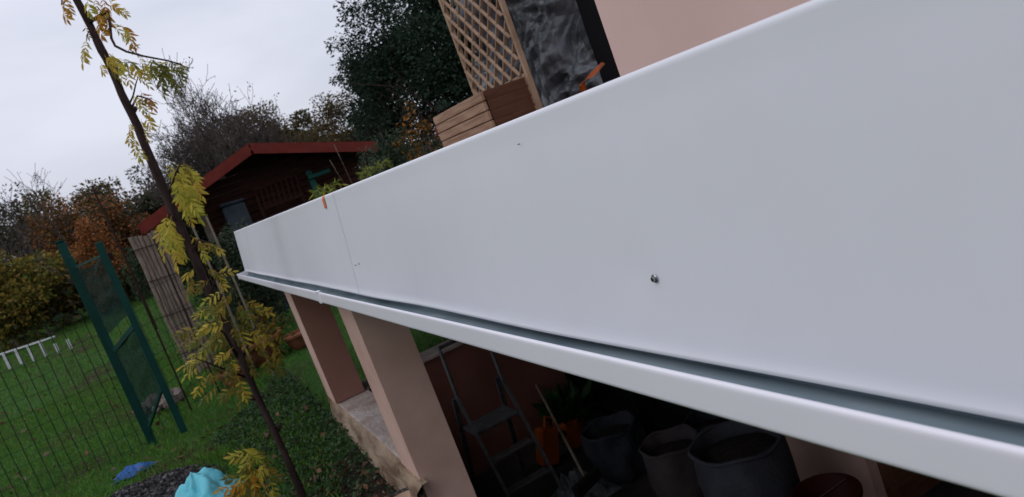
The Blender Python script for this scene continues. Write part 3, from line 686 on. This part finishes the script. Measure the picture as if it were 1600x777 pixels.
tag(bg_.build('blue_rag', M['blue'], smooth=True), 'crumpled blue plastic rag lying flat on the grass by the gate', 'rag')
# pot half under the near pillar foot
q = onY(618, 790, 4.30); q.z = g(q.x, 4.3)
hb = empty('clay_pot', (.545, 3.93, g(.545, 3.93))); tag(hb, 'pale clay pot with a dark rim beside the near pillar', 'plant pot')
MB().lathe((0, 0, 0), [(.07, 0), (.10, .12), (.115, .12), (.118, .15), (.105, .152), (.09, .12), (0, .11)], 24).build('pot', M['tan'], hb, True)
MB().tube([(.112*math.cos(a), .112*math.sin(a), .156) for a in [2*math.pi*k/24 for k in range(25)]], .010, 6, False).build('rim', M['gravel'], hb)
# terracotta bowls out on the grass
lm_bowl = leafmat('bowl_plants', [(.035, .06, .012), (.09, .085, .016), (.14, .075, .014), (.05, .075, .02)])
def bowl(px, r, h, label, nleaf):
    q = on_ground(*px); e = pot(q, r, h, M['terra'], 'plant_pot', label)
    if nleaf:
        pos = NR.normal(size=(nleaf, 3))*np.array([r*.6, r*.6, h*.55])+np.array([0, 0, h*1.15]); dr = unit(pos-np.array([0, 0, h*.4])); leaves('foliage', pos, .11, .34, lm_bowl, e, dr)
bowl((412, 566), .33, .30, 'wide terracotta bowl with yellowing plant, nearest the far pillar', 420)
bowl((372, 600), .17, .2, 'small terracotta pot hidden under the shrub at the tree', 60)
bowl((476, 540), .22, .2, 'low terracotta bowl seen just left of the far pillar', 0)

# ================================================================== GRASS AND GROUND COVER
def scatter(n, xr, yr, keepf):
    x = NR.uniform(*xr, n); y = NR.uniform(*yr, n); kp = keepf(x, y); x, y = x[kp], y[kp]
    z = np.array([g(a, b) for a, b in zip(x, y)]); return np.stack([x, y, z], 1)
grassm = leafmat('grass_blades', [(.040, .13, .016), (.062, .17, .021), (.088, .21, .03), (.066, .15, .022), (.15, .165, .038)], .7, .2)
noi = lambda x, y, s: np.array([noise.noise((a*s, b*s, 7)) for a, b in zip(x, y)])
P1 = scatter(110000, (-9, .6), (6.8, 14), lambda x, y: (x > -.75*(y-4)) )
P2 = scatter(90000, (-16, 4), (14, 30), lambda x, y: x > -.55*y)
P3 = scatter(26000, (-1.6, .62), (3.6, 7.2), lambda x, y: (x < .25+.1*(y-4)) )
P4 = scatter(9000, (.3, 4), (6.8, 12), lambda x, y: x > -9)
P = np.concatenate([P1, P2, P3, P4]); sz = np.where(P[:, 1] > 14, .085, .06)*(.5+NR.random(len(P)))
d = np.zeros((len(P), 3)); d[:, 2] = 1; d[:, :2] = NR.normal(size=(len(P), 2))*.5
tag(leaves('grass', P, sz, .11, grassm, None, d), 'short dark green lawn grass of the garden', 'grass', kind='stuff')
ivy = leafmat('ground_ivy', [(.014, .040, .014), (.026, .062, .022), (.045, .090, .034), (.034, .066, .030), (.075, .10, .04)], .5, .15)
P = scatter(17000, (-.6, .64), (4.0, 9.2), lambda x, y: x > -.35+.12*(y-5)+.25*np.sin(y*2.3)); P[:, 2] += NR.random(len(P))*.07
keepm = (NR.random(len(P)) < np.clip((P[:, 1]-4.1)/1.2+.05*0, .10, 1)); P = P[keepm]
d = np.zeros((len(P), 3)); d[:, 2] = .35; d[:, :2] = NR.normal(size=(len(P), 2))
tag(leaves('ground_ivy', P, .026, .75, ivy, None, d), 'dark creeping ground ivy along the foot of the low wall', 'ground cover', kind='stuff')
lit = leafmat('leaf_litter', [(.05, .025, .015), (.10, .05, .03), (.16, .09, .05), (.07, .04, .03), (.20, .15, .11)], .8, .1)
P = scatter(1500, (-1.3, .62), (3.6, 8.5), lambda x, y: (x > .10) & (y < 5.6) | (NR.random(len(x)) < .12)); P[:, 2] += .03+.03*NR.random(len(P))
d = NR.normal(size=(len(P), 3)); d[:, 2] *= .25
tag(leaves('fallen_leaves', P, .055, .55, lit, None, d), 'brown fallen leaves scattered over the soil near the pillar', 'leaves', kind='stuff')
P = scatter(420, (-9, -.6), (8.9, 22), lambda x, y: x > -.6*y); P[:, 2] += .05
d = NR.normal(size=(len(P), 3)); d[:, 2] *= .25
tag(leaves('fallen_leaves', P, .075, .6, lit, None, d), 'sparse fallen leaves on the lawn behind the wire fence', 'leaves', kind='stuff')
soilp = MB().sheet(lambda u, v: (.02+.66*u-.22*math.sin(v*3.1)*(1-u), 2.9+2.6*v+.2*noise.noise((u*4, v*4, 1)), g(.02+.66*u, 2.9+2.6*v)+.004+.02*math.sin(math.pi*min(1, u*1.6))*math.sin(math.pi*v)), 20, 40)
struct(soilp.build('soil_bed', M['soil'], smooth=True))

# ================================================================== YOUNG TREE with yellow pinnate leaves
YT = 4.9
tr = empty('young_tree', (onY(470, 800, YT).x, YT, g(.1, YT))); tag(tr, 'slender leaning young tree with yellow feathery leaves in front of the gate', 'tree')
path = [(108, -30), (120, 0), (143, 44), (165, 90), (190, 147), (216, 200), (241, 262), (266, 321), (296, 385), (327, 457), (358, 518), (390, 592), (421, 659), (450, 722), (467, 760), (478, 792)]
pts = [onY(x, y, YT) for x, y in path]
for i, p in enumerate(pts): p.y += .02*math.sin(i*.9)
rads = [.58*q for q in (.034, .035, .037, .038, .039, .041, .046, .047, .046, .043, .039, .036, .036, .038, .042, .048)]
tm = MB(); PT2 = []; RR = []
for i in range(len(pts)-1):
    for k in range(4):
        u = k/4; PT2.append(pts[i].lerp(pts[i+1], u)+Vector((.004*noise.noise((i+u, 1, 1))*2, 0, 0))); RR.append((rads[i]*(1-u)+rads[i+1]*u)*(1+.22*noise.noise((i*1.7+u*1.7, 4, 2))))
pts_end = pts[-1].copy(); PT2.append(pts_end); RR.append(.036)
PT2.append(Vector((pts_end.x+.01, pts_end.y, g(pts_end.x, YT)-.1))); RR.append(.042)
top_ext = [pts[0]+Vector((-.02, .03, .5)), pts[0]+Vector((0, .02, 1.1))]
PT2 = [top_ext[1], top_ext[0]]+PT2; RR = [.014, .02]+RR
keep(tm.tube(PT2, RR, 12).build('trunk', M['bark'], tr, True), tr)
for (x, y, s_) in ((205, 178, 1), (283, 352, -1), (338, 470, 1), (402, 622, -1), (432, 672, 1)):      # knots where side shoots were cut
    q = onY(x, y, YT); keep(MB().tube([q, q+Vector((.030*s_, -.012, .018)), q+Vector((.040*s_, -.016, .026))], [.020, .014, .010], 8).build('knot', M['bark'], tr, True), tr)
def shoot(pp, r0, r1, dY=0):
    v = [onY(x, y, YT+dY*i/(len(pp)-1)) for i, (x, y) in enumerate(pp)]
    n = len(v); keep(MB().tube(v, [r0+(r1-r0)*i/(n-1) for i in range(n)], 6).build('shoot', M['bark'], tr, True), tr)
shoot([(140, 35), (155, 25), (168, 18), (172, 40), (174, 60), (180, 72), (198, 81), (225, 88), (262, 95), (284, 101)], .011, .004, -.2)
shoot([(200, 168), (208, 150), (212, 132), (216, 120)], .007, .003)
shoot([(205, 170), (215, 150), (232, 155), (246, 170)], .007, .003, -.1)
shoot([(100, -20), (97, 0), (96, 8)], .006, .003)
shoot([(150, 60), (138, 50), (135, 64)], .006, .003)
shoot([(262, 310), (275, 270), (284, 252)], .008, .004, -.1)
shoot([(280, 350), (268, 338), (262, 334)], .007, .003, -.1)
shoot([(300, 395), (310, 375), (330, 380)], .007, .003, -.1)
shoot([(330, 460), (338, 430), (356, 425)], .007, .003, -.1)
shoot([(372, 560), (350, 520), (320, 500)], .010, .004, -.2)
shoot([(375, 570), (395, 520), (410, 490)], .010, .004, .1)
shoot([(385, 590), (345, 575), (305, 560)], .009, .004, -.25)
shoot([(425, 665), (416, 690), (415, 725)], .006, .003, -.1)
LC = {'orange': [(.30, .12, .012), (.40, .19, .02), (.46, .26, .03)], 'yellow': [(.42, .28, .035), (.52, .38, .06), (.38, .30, .045)],
      'lime': [(.24, .24, .03), (.36, .33, .04), (.46, .39, .06), (.28, .29, .045)], 'green': [(.075, .095, .022), (.12, .14, .03), (.19, .18, .04)],
      'dull': [(.10, .11, .02), (.17, .15, .03), (.24, .17, .03), (.08, .10, .03)], 'red': [(.30, .08, .02), (.38, .14, .04)]}
LM = {k: leafmat('leaflet_'+k, v, .5, .35) for k, v in LC.items()}
def leaflet(mb, base, d, up, ln, wd):
    sd_ = d.cross(up).normalized(); up = sd_.cross(d)
    prof_ = [(.0, .10), (.22, .75), (.48, 1.0), (.76, .66)]
    vs = []; 
    for t_, w_ in prof_:
        c = base+d*ln*t_-up*ln*.22*t_*t_; vs += [c-sd_*wd*w_*.5+up*wd*.16*w_, c, c+sd_*wd*w_*.5+up*wd*.16*w_]
    vs.append(base+d*ln-up*ln*.24)
    fs = []
    for i in range(3):
        a = i*3; fs += [(a, a+1, a+4, a+3), (a+1, a+2, a+5, a+4)]
    fs += [(9, 10, 12), (10, 11, 12)]
    mb.add(vs, fs)
cache = {}
def comp_mesh(key, var):
    if (key, var) in cache: return cache[(key, var)]
    rr = random.Random(var*13+5); mb = MB(); npairs = 4+var % 3
    cur = lambda t_: Vector((t_, .03*math.sin(t_*3+var), -.10*t_*t_))
    mb.tube([cur(i/6) for i in range(7)], [.012*(1-.7*i/6) for i in range(7)], 4, False)
    for k in range(npairs):
        t_ = .24+.64*k/(npairs-1)
        for sg in (-1, 1):
            if rr.random() < .06: continue
            an = R(rr.uniform(38, 62))*sg
            d = Vector((math.cos(an), math.sin(an), -rr.uniform(.05, .6))).normalized()
            up = Vector((rr.uniform(-.3, .3), rr.uniform(-.3, .3), 1)).normalized()
            ln = rr.uniform(.36, .50)*(1-.25*abs(t_-.55)); leaflet(mb, cur(t_+rr.uniform(-.02, .02)), d, up, ln, ln*rr.uniform(.21, .31))
    leaflet(mb, cur(.95), (cur(1)-cur(.9)).normalized(), Vector((0, 0, 1)), .38, .13)
    o = mb.build('leaf', LM[key]); me = o.data; bpy.data.objects.remove(o); cache[(key, var)] = me; return me
def comp_leaf(parent, bse, tip, key, var=None, facing=None):
    d = tip-bse; ln = d.length; d.normalize()
    n = Vector(facing) if facing else Vector((rnd.uniform(-.8, .4), -1+rnd.uniform(-.3, .5), rnd.uniform(.0, .9)))
    y_ = n.cross(d).normalized(); z_ = d.cross(y_)
    m = Matrix((d, y_, z_)).transposed().to_4x4() @ Matrix.Scale(ln/1.12, 4); m.translation = bse
    o = bpy.data.objects.new('leaf', comp_mesh(key, rnd.randrange(6) if var is None else var)); C.objects.link(o); o.parent = parent
    o.matrix_local = Matrix.Translation(-parent.location) @ m
LV = [(95,-8,101,36,'orange'),(101,-6,111,24,'orange'),(132,40,139,60,'yellow'),(136,60,130,106,'yellow'),(157,98,162,115,'yellow'),
(134,-8,142,24,'orange'),(150,-4,158,38,'orange'),(146,20,167,62,'orange'),(160,-6,172,46,'orange'),(168,8,198,24,'orange'),(160,10,152,50,'orange'),(168,-6,180,14,'yellow'),
(176,34,189,53,'orange'),(188,38,218,76,'orange'),(192,40,196,62,'orange'),(203,78,221,87,'yellow'),(196,82,212,70,'orange'),
(166,78,184,124,'lime'),(182,95,191,132,'lime'),(199,100,202,136,'yellow'),(211,106,235,140,'lime'),(218,88,231,122,'lime'),(186,92,212,102,'green'),(172,84,196,112,'lime'),(205,96,220,132,'yellow'),(164,86,176,110,'yellow'),(176,84,190,112,'lime'),(228,90,240,118,'lime'),
(240,92,258,152,'green'),(250,96,280,144,'green'),(262,95,288,121,'green'),(270,97,290,108,'green'),(240,94,268,110,'orange'),(247,95,262,134,'green'),(234,90,246,124,'green'),(276,99,282,130,'green'),
(219,142,247,174,'red'),(208,148,228,178,'yellow'),(209,160,247,160,'lime'),(221,174,238,200,'yellow'),(220,186,232,224,'yellow'),(203,190,207,228,'yellow'),(216,228,222,250,'lime'),(226,160,236,186,'yellow'),(212,214,210,240,'yellow'),
(264,252,283,304,'lime'),(286,252,311,286,'lime'),(281,262,314,322,'lime'),(284,282,311,348,'lime'),(293,260,312,310,'yellow'),(277,257,293,312,'lime'),(270,256,300,268,'lime'),(290,290,308,338,'lime'),(282,300,296,352,'yellow'),(272,262,288,330,'lime'),(298,266,316,296,'yellow'),(280,276,300,330,'lime'),
(261,334,249,392,'lime'),(268,337,257,404,'yellow'),(274,356,274,420,'yellow'),(278,374,288,408,'lime'),(264,340,270,392,'lime'),(258,344,246,372,'yellow'),(268,350,284,396,'lime'),(272,345,262,384,'lime'),
(298,368,332,405,'lime'),(321,380,348,394,'yellow'),(306,418,286,434,'yellow'),(336,426,367,424,'yellow'),(312,376,318,412,'lime'),(308,380,340,388,'dull'),(328,436,300,460,'dull'),(340,428,350,452,'lime'),(322,420,350,440,'dull'),(300,430,296,470,'dull')]
for (x0, y0, x1, y1, k) in LV:
    ln = math.hypot(x1-x0, y1-y0); nsp = 1 if ln < 34 else 2 if ln < 52 else 3
    for j in range(nsp):                                   # long sprays are several leaves one below the other
        a0 = 0 if nsp == 1 else j/nsp*.62; a1 = 1 if nsp == 1 else min(1, a0+.62)-(.0 if j == nsp-1 else .08); jx = 0 if nsp == 1 else rnd.uniform(-5, 5)
        dy = rnd.uniform(-.22, .12); comp_leaf(tr, onY(x0+(x1-x0)*a0, y0+(y1-y0)*a0, YT+dy), onY(x0+(x1-x0)*a1+jx, y0+(y1-y0)*a1, YT+dy-rnd.uniform(0, .08)), k if rnd.random() < .8 else rnd.choice(['lime', 'yellow', 'dull']))
for i in range(66):                                       # bushy shoots low on the trunk
    a = rnd.uniform(0, 6.28); r = math.sqrt(rnd.random()); x0, y0 = 362+58*r*math.cos(a), 528+78*r*math.sin(a)
    if x0 > 385 and y0 > 560: continue
    th = math.atan2(y0-520, x0-370)+rnd.uniform(-.9, .9); ln = rnd.uniform(24, 46); dy = rnd.uniform(-.35, .3)
    comp_leaf(tr, onY(x0, y0, YT+dy), onY(x0+ln*math.cos(th), y0+abs(ln*math.sin(th))*.7+8, YT+dy), rnd.choice(['dull', 'dull', 'lime', 'dull', 'yellow', 'green']))
for i in range(26):
    x0, y0 = 405+rnd.uniform(-28, 22), 712+rnd.uniform(-18, 50); th = rnd.uniform(.6, 3.4); ln = rnd.uniform(26, 48)
    if x0-380 < (720-y0)*.5: pass
    comp_leaf(tr, onY(x0, y0, YT-.12), onY(x0+ln*math.cos(th), y0+ln*abs(math.sin(th)), YT-.15), rnd.choice(['dull', 'lime', 'yellow', 'dull', 'orange']))

# ================================================================== BACKGROUND VEGETATION
def branchy(mb, base, ht, spread, levels, nb, r0, seed, lean=(0, 0), twist=.35, tips=None, up=.25, rmin=.004):
    rr = random.Random(seed)
    def grow(p, d, ln, r, lv):
        n = 4; pp = [p]; q = p.copy(); dd = d.copy()
        for i in range(n):
            dd = (dd+Vector((rr.gauss(0, twist*.45), rr.gauss(0, twist*.45), rr.gauss(0, twist*.3)+up*.12))).normalized(); q = q+dd*ln/n; pp.append(q.copy())
        mb.tube(pp, [max(rmin, r*(1-.55*i/n)) for i in range(n+1)], 5 if lv > 1 else 3, False)
        if lv == 0:
            if tips is not None: tips.append((pp[-1], dd.copy())); tips.append((pp[2], dd.copy()))
            return
        for k in range(nb if lv < levels else nb+2):
            t_ = rr.uniform(.25, 1); i = min(int(t_*n), n-1); bp_ = pp[i].lerp(pp[i+1], t_*n-i)
            ax = dd.orthogonal().normalized(); ax.rotate(Matrix.Rotation(rr.uniform(0, 6.28), 3, dd)) if False else None
            ang = rr.uniform(.4, 1.0)*spread; v = Vector((rr.gauss(0, 1), rr.gauss(0, 1), rr.gauss(0, .6)+up)); v = (v-dd*v.dot(dd)).normalized()
            nd = (dd*math.cos(ang)+v*math.sin(ang)).normalized(); grow(bp_, nd, ln*rr.uniform(.55, .78), r*.5*(1-.3*t_), lv-1)
    grow(Vector(base), Vector((lean[0], lean[1], 1)).normalized(), ht*.42, r0, levels)
def tree(name, label, px, Y, top_px, halfw_px, cols, nleaf, lsize, seed, cat='tree', group=None, bot=.25, bark='bark2', lv=3, ratio=.55, clump=.16, cl_n=46, twiggy=True):
    """px: foot x pixel column position at depth Y given by the crown centre; top_px: (x, y) of the crown top"""
    tp_ = onY(*top_px, Y); bx = onY(*px, Y); x = bx.x; z0 = g(x, Y)
    ht = tp_.z-z0; hw = halfw_px/1200*math.hypot(Y, x)
    e = empty(name, (x, Y, z0)); tag(e, label, cat, group)
    mb = MB(); branchy(mb, (0, 0, -.1), ht*1.02, .9, lv, 3, max(.03, ht*.016), seed, lean=((tp_.x-x)/max(ht, .1)*.5, 0))
    mb.build('trunk', M[bark], e)
    rg = np.random.default_rng(seed); cz0 = ht*(bot+1)/2; rz = ht*(1-bot)/2
    cl_ = rg.normal(size=(cl_n, 3)); cl_ /= np.linalg.norm(cl_, axis=1, keepdims=True); cl_ *= (rg.random((cl_n, 1))**.4)*rg.uniform(.75, 1.08, (cl_n, 1))
    cen = cl_*np.array([hw, hw*.8, rz])*.88+np.array([(tp_.x-x)*.6, 0, cz0])
    w_ = rg.uniform(.4, 1.6, cl_n); w_ /= w_.sum(); nleaf = int(nleaf*2.3); idx = rg.choice(cl_n, nleaf, p=w_)
    sg = clump*min(hw, rz)*rg.uniform(.6, 1.5, cl_n)
    pos = cen[idx]+np.clip(rg.normal(size=(nleaf, 3)), -1.5, 1.5)*sg[idx][:, None]*np.array([1.1, 1.1, .8])
    dirs = unit(pos-cen[idx]); dirs[:, 2] -= .25
    m = leafmat(name+'_leaves_%d' % seed, cols, .65, .2)
    leaves('crown', pos, lsize*.6, ratio, m, e, dirs)
    return e
AUT = [(.06, .062, .022), (.10, .086, .027), (.14, .10, .030), (.085, .06, .026), (.18, .11, .03)]
DGR = [(.018, .032, .017), (.032, .052, .026), (.048, .070, .034), (.040, .052, .034)]
BRN = [(.065, .050, .040), (.095, .070, .052), (.080, .070, .042), (.115, .080, .052)]
ORG = [(.17, .060, .018), (.28, .10, .03), (.36, .14, .05), (.12, .065, .02), (.26, .085, .04)]
EVG = [(.009, .019, .012), (.014, .029, .017), (.024, .045, .026), (.036, .060, .038), (.018, .032, .024)]
# hedge shrubs across the lawn
HED = [(.05, .07, .016), (.12, .12, .024), (.20, .155, .03), (.27, .18, .032), (.13, .08, .025), (.09, .14, .024)]
tree('autumn_shrub', 'broad yellow green autumn shrub at the left picture edge across the lawn', (20, 540), 25, (-10, 385), 74, HED, 6800, .20, 21, 'shrub', 'shrubs across the lawn', .04)
tree('autumn_shrub', 'yellowing rounded shrub just left of the gate top', (105, 515), 26, (75, 392), 62, HED, 6000, .20, 22, 'shrub', 'shrubs across the lawn', .04)
tree('autumn_shrub', 'green and yellow shrub seen behind the gate cloth', (185, 486), 26, (150, 398), 48, HED, 4400, .20, 23, 'shrub', 'shrubs across the lawn', .04)
tree('dark_shrub', 'dark shrub beyond the cane screen top', (255, 460), 19, (232, 352), 46, DGR, 3200, .12, 24, 'shrub', None, .03)
tree('dark_shrub', 'dark green shrub below the shed roof end behind the young tree', (330, 440), 15.5, (300, 330), 52, DGR, 3600, .10, 25, 'shrub', None, .02)
tree('dark_shrub', 'low dark shrub between shed wall and terrace end', (372, 420), 11.4, (350, 338), 46, DGR, 2600, .085, 26, 'shrub', None, .02)
tree('dark_shrub', 'shadowy shrub under the terrace end beside the stakes', (390, 470), 12.2, (372, 392), 44, DGR, 2600, .09, 27, 'shrub', None, .02)
# orange and mixed trees on the slope
F = [((15, 520), 34, (-5, 285), 60, BRN+DGR, 5200, .20, 31, 'dark mixed tree at the far left edge of the skyline'),
     ((75, 510), 36, (50, 280), 52, AUT, 4600, .20, 32, 'olive and yellow tree on the left skyline'),
     ((125, 500), 30, (95, 290), 44, ORG+AUT, 3600, .16, 33, 'orange leaved tree on the slope above the gate'),
     ((150, 470), 24, (128, 318), 34, ORG, 2000, .13, 34, 'bright salmon orange bush above the gate top'),
     ((178, 470), 33, (150, 262), 50, BRN+AUT, 4200, .20, 35, 'brown and olive tree left of the leaning trunk'),
     ((215, 450), 27, (185, 285), 46, ORG+DGR, 3600, .16, 36, 'tree with scattered orange leaves above the cane screen'),
     ((262, 430), 31, (228, 250), 48, BRN+DGR, 4600, .19, 37, 'dusky brown tree directly behind the leaning trunk'),
     ((440, 380), 27, (385, 140), 62, BRN+AUT, 9000, .15, 38, 'brown thinning tree above the shed ridge'),
     ((500, 360), 29, (445, 150), 60, AUT+DGR, 9000, .16, 39, 'olive autumn tree above the right half of the shed roof'),
     ((545, 350), 25, (500, 135), 52, AUT+BRN, 8000, .14, 40, 'yellow tinged tree between shed roof and the tall evergreen'),
     ((340, 420), 33, (300, 235), 60, BRN+DGR, 6000, .19, 41, 'dusky tree mass low behind the bare tree')]
for (px, Y, tp_, hw, cols, nl, ls, sd_, lab) in F: tree('slope_tree', lab, px, Y, tp_, hw, cols, nl, ls, sd_, 'tree', 'trees on the slope', .06)
# bare trees: only fine twigs
def bare(px, Y, tpx, seed, label, lv=5, nb=4, spread=1.05, r0=.08, buds=1600):
    tp_ = onY(*tpx, Y); bx = onY(*px, Y); z0 = g(bx.x, Y); ht = tp_.z-z0
    e = empty('bare_tree', (bx.x, Y, z0)); tag(e, label, 'tree', 'bare trees')
    mb = MB(); tips = []; branchy(mb, (0, 0, -.1), ht*1.12, spread, lv, nb, r0, seed, tips=tips, up=.55, rmin=.0065, lean=((tp_.x-bx.x)/ht*.4, 0)); mb.build('branches', M['bark2'], e)
    if buds:
        k = NR.integers(0, len(tips), buds); ps = np.array([tips[i][0] for i in k])+NR.normal(size=(buds, 3))*.05
        leaves('last_leaves', ps, .07, .5, leafmat('last_%d' % seed, BRN), e)
bare((372, 420), 21, (318, 78), 3, 'tall bare twiggy tree rising behind the shed, tallest of the bare ones')
bare((330, 400), 22, (272, 130), 8, 'bare tree close right of the leaning trunk')
bare((430, 380), 22.5, (392, 98), 12, 'bare tree with fine twigs over the shed ridge')
bare((465, 370), 24, (430, 150), 15, 'smaller bare tree left of the evergreen', 4, 4)
bare((80, 500), 31, (60, 268), 17, 'thin bare tree on the far left skyline', 4, 4, buds=200)
bare((165, 470), 30, (128, 262), 19, 'thin bare tree over the orange bush', 4, 4, buds=300)
# evergreens right of the shed
for (px, Y, tp_, hw, nl, sd_, lab) in (((672, 330), 17, (640, -120), 122, 17000, 51, 'tall dark evergreen tree filling the sky left of the trellis'),
        ((735, 300), 15, (700, -140), 110, 14000, 52, 'dark evergreen tree directly behind the trellis'),
        ((612, 350), 18, (578, 42), 54, 6500, 53, 'dark evergreen with ragged outline at the edge of the sky'),
        ((850, 260), 16, (830, -160), 120, 11000, 54, 'dark evergreen tree behind the tarpaulin')):
    tree('evergreen_tree', lab, px, Y, tp_, hw, EVG, nl, .13, sd_, 'tree', 'evergreen trees', .05, bark='bark', lv=2, clump=.17, cl_n=80)
tree('sparse_tree', 'sparse small leaved tree sticking out over the sky left of the evergreens', (600, 300), 16, (535, 22), 44, EVG, 1500, .10, 57, 'tree', None, .25, lv=4, clump=.13, cl_n=40)
tree('conifer_bush', 'blue green bush tucked against the wooden planter', (725, 250), 9.2, (705, 118), 34, [(.016, .036, .022), (.03, .055, .036), (.05, .08, .055)], 3000, .075, 61, 'shrub', None, .1, ratio=.14)
tree('orange_leaved_shrub', 'twiggy shrub with sparse orange leaves left of the planter', (655, 290), 10, (640, 150), 46, [(.20, .08, .012), (.30, .13, .02), (.10, .05, .012), (.05, .04, .015), (.03, .035, .016)], 520, .085, 62, 'shrub', None, .2, lv=4, clump=.12)
tree('dark_shrub', 'dark tangled shrub below the orange leaved one behind the terrace edge', (630, 310), 11, (622, 185), 64, DGR, 4600, .08, 63, 'shrub', None, .1)
tree('silvery_shrub', 'grey green feathery shrub at the right corner of the shed', (572, 320), 9.6, (578, 214), 40, [(.05, .075, .05), (.075, .10, .065), (.04, .06, .035)], 1900, .06, 64, 'shrub', None, .2, ratio=.25)
# arching light green grass-like plant over the terrace edge
def fern(px, Y, n, ln, seed, label):
    rr = random.Random(seed); b0 = onY(*px, Y); z0 = g(b0.x, Y); e = empty('feathery_plant', (b0.x, Y, z0)); tag(e, label, 'plant')
    hh = b0.z-z0; mb = MB(); ps = []; ds = []
    for i in range(n):
        a = rr.uniform(0, 6.28); l_ = ln*rr.uniform(.5, 1.1); pp = []
        for k in range(9):
            t_ = k/8; pp.append(Vector((math.cos(a)*l_*.8*t_**1.5, math.sin(a)*l_*.8*t_**1.5, hh*.3+(hh*.72+l_*.35)*math.sin(t_*1.9)*.95)))
        mb.tube(pp, [.006*(1-.8*k/8) for k in range(9)], 4, False)
        for k in range(26):
            t_ = .3+.7*k/26; j = min(int(t_*8), 7); q = pp[j].lerp(pp[j+1], t_*8-j); d = (pp[j+1]-pp[j]).normalized()
            ps.append(q); ds.append(d*.7+Vector((rr.gauss(0, .5), rr.gauss(0, .5), -.3)))
    mb.tube([(0, 0, -.05), (0, 0, hh*.32)], .02, 6); mb.build('stems', M['bark2'], e)
    leaves('foliage', np.array(ps), .085, .16, leafmat('fern_%d' % seed, [(.12, .16, .02), (.20, .24, .035), (.27, .28, .05), (.09, .13, .02)]), e, np.array(ds))
fern((508, 300), 8.9, 9, .30, 5, 'lime green feathery plant peeping over the terrace edge near the orange tape')
fern((580, 268), 9.3, 8, .30, 6, 'grey lime feathery plant right of the shed over the terrace edge')
# tall grass stalks
gs = empty('grass_stalks', onY(535, 300, 9)); gs.location.z = g(gs.location.x, 9); tag(gs, 'few thin tan seed stalks rising before the shed wall', 'plant')
for (x0, y0, x1, y1) in ((556, 300, 522, 226), (545, 300, 515, 250)):
    a, b_ = onY(x0, y0, 9), onY(x1, y1, 9); a0 = Vector((a.x, 9, gs.location.z))
    keep(MB().tube([a0, a, a.lerp(b_, .6), b_], [.003, .003, .002, .005], 4).build('stalk', M['stick'], gs), gs)
# undergrowth filling the slope
P = scatter(26000, (-26, 20), (24, 46), lambda x, y: x > -.62*y); P[:, 2] += NR.random(len(P))*1.3
tag(leaves('undergrowth', P, .26, .5, leafmat('undergrowth', DGR+BRN+AUT[:2]), None), 'dark tangled undergrowth covering the slope under the trees', 'undergrowth', kind='stuff')
